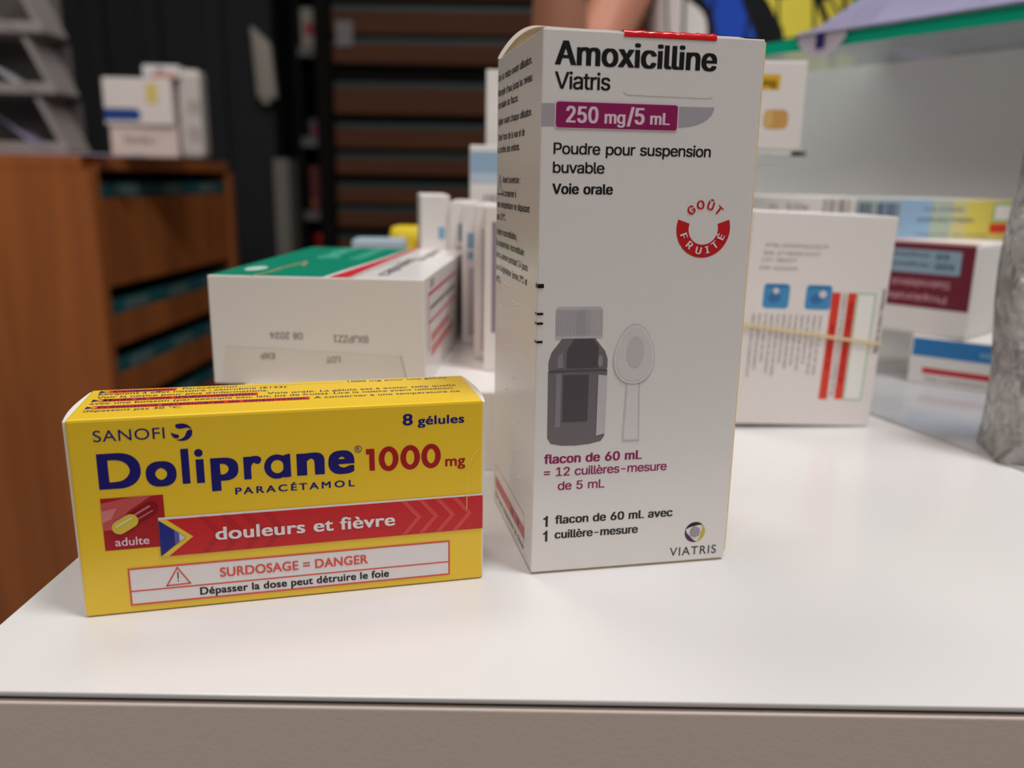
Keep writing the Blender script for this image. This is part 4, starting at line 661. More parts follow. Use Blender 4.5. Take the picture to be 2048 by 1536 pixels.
# ------------------------------------------------------------------ tall white carton
def amoxicillin():
    W, D, H = 57.6, 58.4, 142.2
    c = Carton('medicine_box', 'tall white antibiotic carton with a magenta strength badge standing on the counter', 0.0061, 0.2159, 0, 0.2053, W / 1000, D / 1000, H / 1000, CARD, 0.0004, 'medicine box', lift=0.0007)
    r = c.root
    box('base_flap', (0.001, 0.0566, 0.001, 0.0574, 0.0, 0.0012), CREAM, r)
    # arched lid: the free end by the side panel bulges upwards
    bm = bmesh.new()
    nu, nv = 8, 16
    g = []
    for j in range(nv + 1):
        v = j / nv
        row = []
        for i in range(nu + 1):
            u = i / nu
            z = H / 1000 + 0.0002 + 0.0031 * math.sin(PI * v) ** 0.8 * (1 - u) ** 1.5
            row.append(bm.verts.new((-0.0002 + u * 0.0576, 0.0002 + v * 0.058, z)))
        g.append(row)
    for j in range(nv):
        for i in range(nu):
            bm.faces.new((g[j][i], g[j][i + 1], g[j + 1][i + 1], g[j + 1][i]))
    bmesh.ops.solidify(bm, geom=bm.faces[:], thickness=0.00035)
    bm_obj('lid_flap', bm, CARD, r, smooth=False)
    # the dust flap under the arched lid, raw cream board
    vs = [(0.0009, 0.0585 * k / 16, H / 1000 - 0.0002) for k in range(17)] + [(0.0009, 0.0585 * k / 16, H / 1000 + 0.0000 + 0.0029 * math.sin(PI * k / 16) ** 0.8) for k in range(17)]
    mesh_obj('dust_flap', vs, [(k + 1, k, 17 + k, 18 + k) for k in range(16)], CREAM, r)
    bm = bmesh.new()
    add_box(bm, 0.0576, 0.0580, 0.0002, 0.0009, 0.003, 0.1415)
    add_box(bm, 0.0576, 0.0580, 0.0014, 0.057, 0.003, 0.1415)
    bm_obj('side_seam', bm, CREAM, r)
    f = c.front
    f.put('title_lettering', [(text('Amoxicilline', 'B', 3.07, 44.98, 134.1, 5.45), BLACK)])
    f.put('maker_lettering', [(text('Viatris', 'R', 3.15, 17.3, 128.55, 3.9), BLACK)])
    band = [(0.0, 119.75), (0.0, 125.05), (45.05, 125.35)]
    band += [(35.8 + 9.25 * math.cos(PI / 2 * k / 8), 125.35 - 5.0 * math.sin(PI / 2 * k / 8)) for k in range(1, 9)]
    f.put('strength_band', [(poly(band[::-1]), ink('band_grey', (176, 172, 178)))], 1)
    b = f.put('strength_badge', [(rrect(3.35, 119.2, 35.55, 125.85, 0.9), PINK), (rrect(3.65, 119.5, 35.25, 125.55, 0.7), MAG, 1)], 2)
    f.put('badge_lettering', [(text('250', 'B', 6.2, 14.5, 120.72, 3.85), PINK), (text('mg', 'B', 16.07, 21.5, 120.72, 3.0), PINK),
                              (text('/5', 'B', 21.9, 26.55, 120.74, 3.9), PINK), (text('mL', 'B', 28.0, 33.25, 120.78, 2.85), PINK)], 4, b)
    f.put('form_lettering', [(text('Poudre pour suspension', 'R', 3.3, 44.95, 113.2, 2.7), BLACK), (text('buvable', 'R', 3.25, 16.65, 108.65, 2.7), BLACK)])
    f.put('route_lettering', [(text('Voie orale', 'B', 3.2, 19.1, 103.55, 2.5), BLACK)])
    # taste emblem
    cx, cy, ro, ri = 44.3, 95.05, 7.5, 4.12
    a0, a1 = math.radians(161.5 - 360), math.radians(18.5)
    ring = ell_pts(cx, cy, ro, ro, 40, a0, a1) + ell_pts(cx, cy, ri, ri, 40, a0, a1)[::-1]
    e = f.put('taste_emblem', [(poly(ring), RED)], 1)
    L = []
    for ch, (x, y) in zip('FRUITÉ', [(39.0, 93.2), (40.72, 90.85), (43.3, 89.45), (45.75, 89.65), (47.75, 90.9), (49.4, 93.0)]):
        a = math.atan2(y - cy, x - cx)
        L.append((around(ch, 'B', x, y, a + PI / 2, 1.85), WHITE, 1))
    for ch, (x, y) in zip('GOÛT', [(40.6, 99.85), (43.1, 101.2), (45.95, 101.0), (48.3, 99.85)]):
        a = math.atan2(y - cy, x - cx)
        L.append((around(ch, 'B', x, y, a - PI / 2, 2.15), RED))
    f.put('emblem_lettering', L, 2, e)
    # printed flask
    G1, G2, G3, G4, G5 = [ink('halftone%d' % i, c_) for i, c_ in enumerate([(122, 115, 118), (90, 83, 87), (146, 140, 142), (156, 150, 152), (206, 200, 201)])]
    body = [(3.6, 39.6), (4.6, 38.0), (7.5, 37.35), (11.4, 37.2), (15.5, 37.5), (18.6, 38.2), (19.55, 39.6), (19.65, 57.7), (19.4, 58.2), (19.65, 58.6), (19.6, 61.0), (18.8, 63.1), (17.4, 64.8), (16.0, 66.6), (6.95, 66.6), (5.6, 64.8), (4.2, 63.0), (3.45, 60.6), (3.45, 58.5), (3.65, 58.15), (3.4, 57.8)]
    bo = f.put('flask_picture', [
        (poly(body), G1), (rect(7.6, 44.0, 14.6, 56.8), G2, 1), (poly([(8.4, 58.7), (8.4, 63.5), (10.3, 66.4), (15.5, 66.4), (17.0, 64.4), (17.0, 58.7)]), G2, 1),
        (rect(5.6, 42.5, 7.0, 57.3), G3, 1), (poly([(5.9, 58.8), (5.8, 61.5), (7.2, 63.2), (7.5, 58.8)]), G3, 1), (poly(ell_pts(17.6, 60.4, 0.7, 1.6, 16)), G4, 1),
        (rect(3.5, 57.75, 19.6, 58.1), G2, 2), (poly([(17.2, 39.7), (19.6, 40.3), (19.68, 56.4), (17.2, 56.7)]), G5, 2)], 1)
    capi = [(poly([(5.15, 66.4), (18.0, 66.6), (17.75, 74.3), (17.2, 74.95), (5.6, 75.0), (5.05, 74.3)]), ink('cap_grey', (202, 197, 198)))]
    for k in range(26):
        x = 5.3 + k * 0.49
        capi.append((rect(x, 67.4, x + (0.3 if 10 < k < 16 else 0.2), 74.2), ink('cap_rib', (168, 163, 166)) if k < 19 else ink('cap_rib_pale', (186, 181, 184)), 1))
    f.put('flask_cap_picture', capi, 1, bo)
    SP, SPD, SPL = ink('spoon_grey', (221, 216, 213)), ink('spoon_dark', (206, 201, 199)), ink('spoon_pale', (229, 224, 221))
    bowl = [(27.0 + 5.75 * math.sin(a) * (1 - 0.18 * math.cos(a)), 61.9 + 8.2 * math.cos(a)) for a in [2 * PI * k / 40 for k in range(40)]][::-1]
    bowl_in = [(27.0 + (x - 27.0) * 0.86, 61.9 + (y - 61.9) * 0.88) for x, y in bowl]
    f.put('spoon_picture', [(poly([(24.75, 37.7), (29.5, 37.7), (28.8, 54.6), (25.2, 54.6)]), SP, 0), (poly([(25.2, 38.2), (29.1, 38.2), (28.5, 54.9), (25.5, 54.9)]), SPL, 1),
                            (poly(bowl), SPD, 2), (poly([(27.0 + (x - 27.0) * 0.97, 61.9 + (y - 61.9) * 0.975) for x, y in bowl]), SPL, 3), (poly(bowl_in), SP, 4),
                            (poly(ell_pts(27.2, 62.6, 2.4, 4.2, 24)), SPD, 5), (stroke([(24.75, 37.8), (25.2, 54.2)], 0.16), SPD, 2), (stroke([(29.5, 37.8), (28.8, 54.2)], 0.16), SPD, 2), (stroke([(24.8, 37.7), (29.5, 37.7)], 0.16), SPD, 2)], 1)
    f.put('content_lettering', [(text('flacon de 60 mL', 'B', 2.85, 30.7, 32.4, 2.55), MAG), (text('= 12 cuillères-mesure', 'R', 2.95, 38.2, 28.75, 2.45), MAG), (text('de 5 mL', 'R', 6.95, 20.25, 24.67, 2.45), MAG)])
    def figure_one(x, y, h):
        return poly([(x + .62, y), (x + 1.28, y), (x + 1.28, y + h), (x + .78, y + h), (x + .55, y + h * .86), (x, y + h * .78), (x, y + h * .64), (x + .62, y + h * .68)])
    f.put('pack_lettering', [(figure_one(3.15, 14.1, 3.2), BLACK), (text('flacon de 60 mL avec', 'B', 6.4, 40.85, 14.8, 2.4), BLACK),
                             (figure_one(3.15, 9.75, 3.2), BLACK), (text('cuillère-mesure', 'B', 6.45, 30.7, 10.45, 2.35), BLACK)])
    # maker's mark: three crescents round a small globe
    cx, cy = 48.0, 9.4
    def cres(a, m, rr=3.1):
        o = [(cx + rr * math.cos(t), cy + rr * math.sin(t)) for t in [a + 2.15 * k / 16 for k in range(17)]]
        i = [(cx + (rr - 1.15 * math.sin(PI * min(1, k / 16 + 0.02)) - 0.08) * math.cos(t), cy + (rr - 1.15 * math.sin(PI * min(1, k / 16 + .02)) - 0.08) * math.sin(t)) for k, t in [(k, a + 2.15 * k / 16) for k in range(17)]]
        return (poly(o + i[::-1]), m)
    gl = [cres(0.75, BLACK), cres(2.85, ink('plum', (78, 40, 84))), cres(-1.3, ink('ochre', (206, 180, 60))), (poly(ell_pts(cx, cy, 1.6, 1.6, 24)), ink('globe', (112, 104, 130)), 1)]
    for k in (-2, -1, 0, 1, 2):
        w = math.sqrt(max(0, 1.5 ** 2 - (k * .6) ** 2))
        gl += [(rect(cx - w, cy + k * .6 - .06, cx + w, cy + k * .6 + .06), WHITE, 2), (rect(cx + k * .6 - .06, cy - w, cx + k * .6 + .06, cy + w), WHITE, 2)]
    lg = f.put('maker_logo', gl, 1)
    f.put('logo_lettering', [(text('V I A T R I S', 0.008, 40.7, 54.95, 2.45, 2.55, 0.8), ink('slate', (58, 56, 60)))], 1, lg)
    # transparent red closure seal over the lid edge
    sr = mat('red_seal_film', (214, 30, 34), 0.18, 0.5, bump=0.4, bscale=350)
    bm = bmesh.new()
    n = 24
    q = []
    for k in range(n + 1):
        x = 0.02028 + 0.0242 * k / n
        wz = 0.00012 * math.sin(k * 1.7) + 0.00008 * math.sin(k * 3.1)
        q.append([bm.verts.new((x, -0.00012, 0.1413 + 0.00004 * k / n - 0.0002)), bm.verts.new((x, -0.00016 + wz * .4, 0.1421 + wz * .5)), bm.verts.new((x, 0.0004, 0.14275 + wz)), bm.verts.new((x, 0.012, 0.1434))])
    for a, b_ in zip(q, q[1:]):
        for i in range(3):
            bm.faces.new((a[i], b_[i], b_[i + 1], a[i + 1]))
    bm_obj('security_seal', bm, sr, r, smooth=True)
    f.put('tab_crease', [(stroke([(20.75, 128.3), (21.1, 127.9), (21.95, 127.6), (32, 127.5), (43.3, 127.4), (44.3, 127.75)], 0.13), ink('crease', (176, 168, 164)))])
    # dashes that run over the upright fold
    mk = []
    for y0, y1 in ((79.95, 81.0), (72.95, 73.55), (70.45, 71.05), (65.6, 66.2)):
        mk.append((rect(0.0, y0, 1.68, y1), BLACK))
    f.put('fold_mark', mk, 3)
    c.left.put('fold_mark', [(rect(57.0, a + .05, 58.45, b2 + .1), BLACK) for a, b2 in ((79.95, 81.0), (72.95, 73.55), (70.45, 71.05), (65.6, 66.2))], 3)
    # side panel
    l = c.left
    T = [('Lire la notice avant utilisation.', .7, 47.1, 135.6), ("Remplir d'eau jusqu'au niveau", .9, 47.8, 131.3), ('circulaire du flacon.', 1.0, 30.8, 127.7), ('Agiter avant chaque utilisation.', 1.2, 48.0, 122.9),
         ('Tenir hors de la vue et de', 1.3, 39.9, 118.3), ('la portée des enfants.', 1.4, 33.7, 114.7), ('Avant ouverture :', 9.7, 35.5, 105.8), ('à conserver à', 9.8, 30.0, 101.9), ('une température ne dépassant', 1.2, 47.8, 98.4),
         ('pas 25°C.', 1.3, 15.3, 94.7), ('Après reconstitution,', 1.5, 32.1, 90.1), ('la suspension reconstituée', 1.1, 41.8, 86.6), ('se conserve pendant 14 jours', 1.2, 46.8, 82.9), ('au réfrigérateur (entre 2°C et', 1.3, 46.4, 79.0), ('8°C).', 1.5, 8.5, 75.1)]
    items = [(text(s, 'R', a, b2, y, 1.95), BLACK) for s, a, b2, y in T]
    items += [(stroke([(2.0, 102.4), (9.5, 102.4), (5.8, 108.0)], 0.42, True), BLACK), (rect(5.6, 104.1, 6.0, 106.3), BLACK), (rect(5.6, 103.2, 6.0, 103.7), BLACK)]
    l.put('side_lettering', items)
    l.put('warning_stripe', [(rect(4.1, 6.4, 48.9, 10.0), ink('faded_red', (214, 92, 96))), (stroke([(3.9, 5.0), (3.9, 13.9), (48.6, 13.9), (48.6, 5.0)], 0.2), ink('faded_red', (214, 92, 96))),
                             (text('Ne pas dépasser la dose', 'R', 4.4, 48.5, 2.9, 1.9), GREYINK), (text('!!', 'B', 30, 33.5, 7.0, 2.2), BLACK, 1), (text('!!', 'B', 38.5, 42, 7.0, 2.2), BLACK, 1)])
    bm = bmesh.new()
    for i, (u, v) in enumerate([(10, 84), (10, 80), (16, 76), (22, 76), (28, 72), (34, 72), (10, 68), (16, 60), (24, 58), (30, 50), (36, 46), (20, 44), (26, 40), (32, 36), (38, 30), (24, 26), (30, 24), (40, 22)]):
        bmesh.ops.create_icosphere(bm, subdivisions=2, radius=0.00055, matrix=Matrix.Translation((0.0002, 0.0584 - u / 1000, v / 1000)))
    bm_obj('braille_dots', bm, CARD, r, smooth=True)
amoxicillin()

# ------------------------------------------------------------------ yellow carton
def doliprane():
    W, D, H = 99.9, 29.7, 50.7
    c = Carton('medicine_box', 'yellow paracetamol carton with a red banner standing on its long edge on the counter', -0.1042, 0.1887, 0, 0.2494, W / 1000, D / 1000, H / 1000, YEL, 0.0007, 'medicine box', lift=0.0002)
    r = c.root
    # bulging end flaps show their white board at both ends
    def endflap(x, s):
        bm = bmesh.new()
        n = 14
        A, B = [], []
        for k in range(n + 1):
            v = k / n
            y = 0.0004 + v * 0.0289
            b = math.sin(PI * v)
            A.append((x + s * (0.0002 + 0.0011 * b), y, 0.0006))
            B.append((x + s * (0.0005 + 0.0013 * b), y, 0.0502 - 0.0003 * b))
        Va = [bm.verts.new(p) for p in A]; Vb = [bm.verts.new(p) for p in B]
        Vc = [bm.verts.new((x - s * 0.0006, p[1], p[2])) for p in A]; Vd = [bm.verts.new((x - s * 0.0006, p[1], p[2])) for p in B]
        for k in range(n):
            bm.faces.new((Va[k], Va[k + 1], Vb[k + 1], Vb[k]))
            bm.faces.new((Vb[k], Vb[k + 1], Vd[k + 1], Vd[k]))
            bm.faces.new((Va[k + 1], Va[k], Vc[k], Vc[k + 1]))
        bm.faces.new((Va[0], Vb[0], Vd[0], Vc[0]))
        bm.faces.new((Vb[n], Va[n], Vc[n], Vd[n]))
        o = bm_obj('end_flap', bm, CARD2, r)
        o['label'] = 'white uncoated end flap'
    endflap(0.0, -1)
    endflap(W / 1000, 1)
    f = c.front
    f.put('maker_lettering', [(text('SANOFI', 0.0, 5.85, 21.64, 45.1, 2.75, 1.06), NAVY)])
    # swirl mark: two drops and a crescent
    def S(pts): return [(25.5 + x * 2.45, 46.4 + y * 2.2) for x, y in pts]
    d1 = S([(-0.55, 0.72), (-0.5, 0.93), (-0.15, 1.0), (0.25, 0.98), (0.6, 0.82), (0.85, 0.55), (0.96, 0.3), (0.6, 0.5), (0.3, 0.48), (0.0, 0.42), (-0.3, 0.42), (-0.5, 0.55)])
    d2 = S([(0.98, 0.25), (1.0, -0.05), (0.93, -0.38), (0.75, -0.66), (0.45, -0.9), (0.1, -1.0), (-0.25, -0.97), (-0.55, -0.82), (-0.3, -0.8), (0.0, -0.7), (0.25, -0.48), (0.38, -0.15), (0.5, 0.12), (0.7, 0.25)])
    d3 = S([(-1.0, 0.12), (-0.97, -0.2), (-0.85, -0.48), (-0.62, -0.66), (-0.4, -0.66), (-0.25, -0.5), (-0.28, -0.3), (-0.45, -0.2), (-0.7, -0.15), (-0.88, -0.02)])
    f.put('maker_logo', [(poly(p[::-1]), NAVY) for p in (d1, d2, d3)])
    w = 'X'
    NM = [fit('D', w, 6.05, 15.6, 33.15, 42.1), fit('o', w, 16.63, 23.6, 32.95, 39.4), fit('l', w, 24.85, 26.65, 33.25, 42.2), fit('ı', 0.034, 28.15, 30.0, 33.2, 39.3), poly(ell_pts(28.95, 40.95, 1.0, 1.0, 24)),
          fit('p', w, 31.5, 38.0, 30.8, 39.35), fit('r', w, 39.25, 43.5, 33.3, 39.3), fit('n', w, 52.0, 58.85, 33.35, 39.25), fit('e', w, 59.76, 66.32, 33.05, 39.35)]
    outer = ell_pts(47.2, 36.15, 3.1, 3.2, 36)
    inner = ell_pts(47.3, 36.15, 1.55, 1.75, 36)[::-1]
    NM += [holed(outer, inner), poly([(48.75, 33.2), (50.55, 33.3), (50.5, 39.35), (49.9, 39.3), (48.75, 39.0)])]
    f.put('title_lettering', [(q, NAVY, 1 if i_ == len(NM) - 1 else 0) for i_, q in enumerate(NM)] + [(holed(ell_pts(67.3, 39.45, 0.95, 0.95, 24), ell_pts(67.3, 39.45, 0.78, 0.78, 24)[::-1]), NAVY), (text('R', 0.005, 66.9, 67.75, 38.9, 1.1), NAVY)])
    f.put('substance_lettering', [(text('PARACÉTAMOL', 'H', 36.9, 66.2, 29.55, 1.75, 1.25), NAVY)])
    one = [(70.05, 33.45), (71.45, 33.4), (71.4, 39.3), (69.25, 39.3), (69.25, 37.9), (70.05, 37.85)]
    zs = []
    for x0, x1 in ((72.45, 77.55), (78.0, 83.15), (83.45, 88.6)):
        m_, rx = (x0 + x1) / 2, (x1 - x0) / 2
        zs.append((holed(ell_pts(m_, 36.35, rx, 3.35, 36), ell_pts(m_, 36.35, rx * .42, 2.0, 36)[::-1]), DRED))
    f.put('dose_lettering', [(poly(one), DRED)] + zs + [(text('mg', 'H', 89.73, 95.1, 33.3, 2.9), DRED)])
    f.put('count_lettering', [(text('8', 'H', 78.75, 81.35, 45.1, 2.95), NAVY), (text('gélules', 'H', 82.6, 94.8, 45.0, 2.3), NAVY)])
    # capsule picture
    PR, PRL, PRD = ink('picture_red', (176, 28, 36)), ink('picture_rose', (206, 88, 88)), ink('capsule_dark_red', (140, 14, 24))
    pic = f.put('capsule_picture', [(rect(5.95, 17.35, 20.1, 30.85), PR), (poly([(5.95, 22.6), (5.95, 29.6), (13.0, 30.85), (17.5, 30.85), (12.0, 27.2), (8.2, 22.6)]), PRL, 1), (poly([(5.95, 24.6), (5.95, 27.6), (9.5, 28.3), (8.0, 25.4)]), ink('picture_pink', (222, 132, 128)), 2)], 1)
    ang = math.atan2(27.4 - 23.2, 16.8 - 9.6)
    def capsule(ax, ay, bx, by, rad):
        a = math.atan2(by - ay, bx - ax)
        return ell_pts(bx, by, rad, rad, 12, a - PI / 2, a + PI / 2) + ell_pts(ax, ay, rad, rad, 12, a + PI / 2, a + 3 * PI / 2)
    f.put('capsule_red_half', [(poly(capsule(13.2, 25.3, 17.1, 27.6, 1.6)), PRD), (poly(stroke([(13.0, 26.0), (16.7, 28.15)], 0.5)[0]), ink('glint_rose', (214, 120, 126)), 1), (poly(stroke([(13.7, 24.9), (17.4, 27.0)], 0.3)[0]), ink('glint_rose', (214, 120, 126)), 1)], 4, pic)
    f.put('capsule_yellow_half', [(poly(capsule(9.7, 23.25, 12.3, 24.75, 1.75)), ink('capsule_yellow', (226, 200, 70))), (poly(stroke([(9.1, 23.5), (12.4, 25.4)], 0.55)[0]), ink('capsule_pale', (238, 226, 160)), 1)], 6, pic)
    ad = text('adulte', 0.012, 8.35, 16.1, 18.4, 2.1)
    f.put('picture_lettering', [(ad, PINK)], 4, pic)
    # banner
    bn = f.put('banner', [(poly([(18.5, 24.3), (99.85, 24.45), (99.85, 24.95), (18.5, 24.95)]), WHITE, 0), (poly([(20.3, 14.65), (99.85, 15.0), (99.85, 24.45), (20.4, 24.35), (26.3, 19.4)]), RED, 1),
                          (poly([(18.5, 14.75), (20.3, 14.65), (26.3, 19.4), (20.4, 24.35), (18.5, 24.35)]), ink('arrow_yellow', (238, 206, 60)), 2), (poly([(18.5, 14.75), (24.5, 19.45), (18.55, 24.3)]), ink('arrow_blue', (34, 38, 132)), 3),
                          (poly([(22.0, 17.45), (24.5, 19.45), (22.0, 21.5)]), ink('arrow_mid_blue', (96, 96, 166)), 4), (poly([(23.1, 18.35), (24.5, 19.45), (23.1, 20.6)]), ink('arrow_pale', (214, 210, 226)), 5)], 3)
    ch = []
    for x in (28, 33, 38, 43):
        ch.append((poly([(x, 24.4), (x + 1.6, 24.4), (x + 5.4, 19.6), (x + 1.6, 14.9), (x, 14.9), (x + 3.8, 19.6)]), ink('chevron_dark', (188, 30, 36))))
    for x in (78, 82.5, 87, 91.5):
        ch.append((poly([(x, 24.4), (x + 1.4, 24.4), (x + 5.4, 19.7), (x + 1.4, 15.1), (x, 15.1), (x + 4.0, 19.7)]), ink('chevron_pale', (222, 74, 70))))
    for q_, m_ in ch:
        f.put('chevron', [(q_, m_)], 5, bn)
    f.put('banner_lettering', [(text('douleurs et fièvre', 'H', 31.55, 76.3, 18.0, 3.35), WHITE)], 7, bn)
    pn = f.put('warning_panel', [(rect(10.5, 2.2, 90.9, 12.2), ink('panel_white', (236, 230, 228))), (frame(10.5, 2.2, 90.9, 12.2, 0.42), SALMON, 1), (rect(10.9, 5.85, 90.5, 6.2), SALMON, 1)], 2)
    tri = [(21.95, 11.35), (19.2, 6.7), (24.75, 6.85)]
    f.put('warning_triangle', [(stroke(tri, 0.34, True), SALMON), (rect(21.85, 8.35, 22.1, 10.2), BLACK), (rect(21.85, 7.6, 22.1, 7.95), BLACK)], 4, pn)
    f.put('warning_lettering', [(text('SURDOSAGE = DANGER', 'H', 31.95, 69.0, 7.8, 2.45), SALMON), (text('Dépasser la dose peut détruire le foie', 'H', 26.9, 74.45, 3.4, 2.0), BLACK)], 4, pn)
    f.put('scuff', [(stroke([(99.5, 38.2), (97.2, 36.0), (96.3, 33.4), (95.6, 30.0), (95.5, 24.5), (95.5, 21.0)], 0.16), ink('scuff_pale', (246, 224, 110)))], 9)
    t = c.top
    R8 = 1.7
    b1 = 0.018
    its = []
    for s, fo, a, b, y in [('Paracétamol', 0.0, 22.9, 36.8, 26.2), ('1000 mg pour une gélule.', 0.0, 66.6, 95.4, 26.3), ('Excipient à effet notoire : azorubine (E122).', 0.0, 2.7, 50.5, 23.3),
                           ("Voir la notice pour plus d'informations.", 0.0, 2.85, 45.3, 20.1), ('Voie orale. La gélule est à avaler telle quelle', 0.0, 45.1, 95.7, 16.9),
                           ('avec une boisson (par exemple eau, lait, jus de fruits). Lire la notice avant utilisation.', 0.0, 2.55, 94.8, 13.8), ('À conserver à une température ne', 0.0, 57.0, 95.6, 10.0), ('dépassant pas 30 °C.', 0.0, 2.55, 25.2, 6.7)]:
        its.append((text(s, fo + .004, a, b, y, R8), NAVY))
    its += [(rect(37.6 + k * 0.56, 26.25, 37.9 + k * 0.56, 26.5), NAVY) for k in range(50)]
    t.put('top_lettering', its, 2)
    for s, a, b, y in [('Composition.', 5.7, 20.9, 26.0), ("Mode et voie d'administration.", 5.1, 42.2, 16.9), ('Précautions particulières de conservation.', 5.2, 55.4, 9.9)]:
        hb = t.put('heading_strip', [(poly([(3.4, y - .65), (b + .5, y - .65), (b + .5, y + 2.15), (3.4, y + 2.15), (5.2, y + .75)]), ink('strip_red', (214, 52, 40))), (poly([(2.4, y - .65), (4.2, y + .75), (2.4, y + 2.15)]), NAVY)], 1)
        t.put('heading_lettering', [(text(s, b1, a, b, y, R8), NAVY)], 3, hb)
doliprane()

# ------------------------------------------------------------------ stack behind the yellow carton
def blue_grey_text(face, name, lines, m, font='R', cap=1.6, lift=1, flip=False):
    face.put(name, [(text(s, font, a, b, y, cap, flip=flip), m) for s, a, b, y in lines], lift)

low = Carton('medicine_box', 'flat plain white carton lying under the green and white carton', -0.100, 0.2990, 0, 0.03, 0.145, 0.150, 0.0305, CARD2, 0.0007, 'medicine box')
low.front.put('printed_strip', [(rect(20, 12, 60, 18), ink('pale_print', (206, 198, 196)))])

GREEN = mat('ink_green_print', (0, 128, 98), 0.5, 0.15)
def green_box():
    c = Carton('medicine_box', 'white carton with a green and red lid lying on the flat plain white carton', -0.1121, 0.3090, 0.0305, math.radians(-3.1), 0.0800, 0.1320, 0.0407, CARD, 0.0005, 'medicine box')
    t = c.top
    t.put('green_panel', [(poly([(0.6, 0.5), (42.4, 0.5), (44.4, 30), (49.0, 80), (52.0, 131.4), (0.6, 131.4)]), GREEN), (poly(ell_pts(9.5, 25, 3.8, 1.6 * 5, 24)), ink('pale_green', (196, 222, 210)), 1)])
    t.put('red_stripe', [(poly([(44.2, 0.5), (52.0, 0.5), (52.6, 30), (54.0, 80), (55.6, 131.4), (52.6, 131.4), (50.0, 80), (46.6, 30)]), ink('stripe_red', (206, 40, 56)), 1), (poly([(43.5, 0.5), (44.8, 0.5), (47.0, 30), (50.4, 80), (52.9, 131.4), (52.0, 131.4), (49.0, 80), (45.5, 30)]), WHITE, 2),
                         (stroke([(53.0, 0.5), (54.8, 30), (57.3, 74)], 0.5), GREYINK, 1)])
    t.put('figure_drawing', [(stroke([(17.0, 0.5), (18.3, 12), (18.6, 31), (20.6, 56), (23.5, 40)], 0.9), ink('skin_line', (214, 160, 110)), 1)])
    # lid wording, read from the carton's long side
    V, F = [], []
    its = []
    for s, u, a, b, cap, m in [('capsules', 64.5, 10, 78, 5.5, GREYINK), ('30 gélules', 68.5, 70, 128, 4.5, GREYINK), ('gastro', 26, 72, 130, 9.0, ink('mint', (84, 190, 160))), ('résistantes', 40, 70, 128, 6.0, ink('mint', (84, 190, 160)))]:
        vs, fs = text(s, 'B', a, b, 0, cap)
        its.append(((([(u - p[1], p[0]) for p in vs]), fs), m))
    t.put('lid_lettering', its, 2)
    f = c.front
    sp = dict(flip=True)
    f.put('date_lettering', [(text('08 2024', 'R', 22.15, 34.65, 17.6, 2.5, flip=True), GREYINK), (text('BXJPZZ1', 'R', 45.9, 59.0, 16.9, 2.6, flip=True), GREYINK)])
    fl = f.put('tuck_flap', [(poly([(3.1, 0.4), (73.8, 0.4), (71.0, 12.6), (48.8, 13.5), (27.3, 14.3), (5.1, 15.0)]), mat('flap_card', (228, 221, 212), 0.45)), (stroke([(5.1, 15.0), (27.3, 14.3), (48.8, 13.5), (71.0, 12.6)], 0.4), ink('torn_edge', (246, 242, 238)), 1), (stroke([(71.0, 12.6), (73.8, 0.4)], 0.22), GREYINK, 1)], 1)
    f.put('flap_lettering', [(text('EXP', 'R', 18.4, 23.7, 10.0, 2.2, flip=True), GREYINK), (text('LOT', 'R', 43.1, 48.4, 9.2, 2.3, flip=True), GREYINK)], 3, fl)
    s = c.right
    s.put('side_panel_print', [(rect(10, 33.2, 90, 34.6), ink('side_red', (206, 70, 84))), (rect(10, 22.6, 90, 23.6), ink('side_red', (206, 70, 84))), (rect(9.2, 12, 10.6, 34.6), ink('side_red', (206, 70, 84))), (rect(14, 27.4, 88, 29.0), GREYINK),
                               (poly([(16, 9), (80, 10), (80, 13.5), (16, 13)]), ink('side_rose', (214, 130, 124))), (poly([(16, 14.5), (68, 15.5), (68, 18.5), (16, 18)]), ink('side_rose', (214, 130, 124))), (text('30', 'B', 12, 24, 36.0, 3.0), GREYINK)])
green_box()

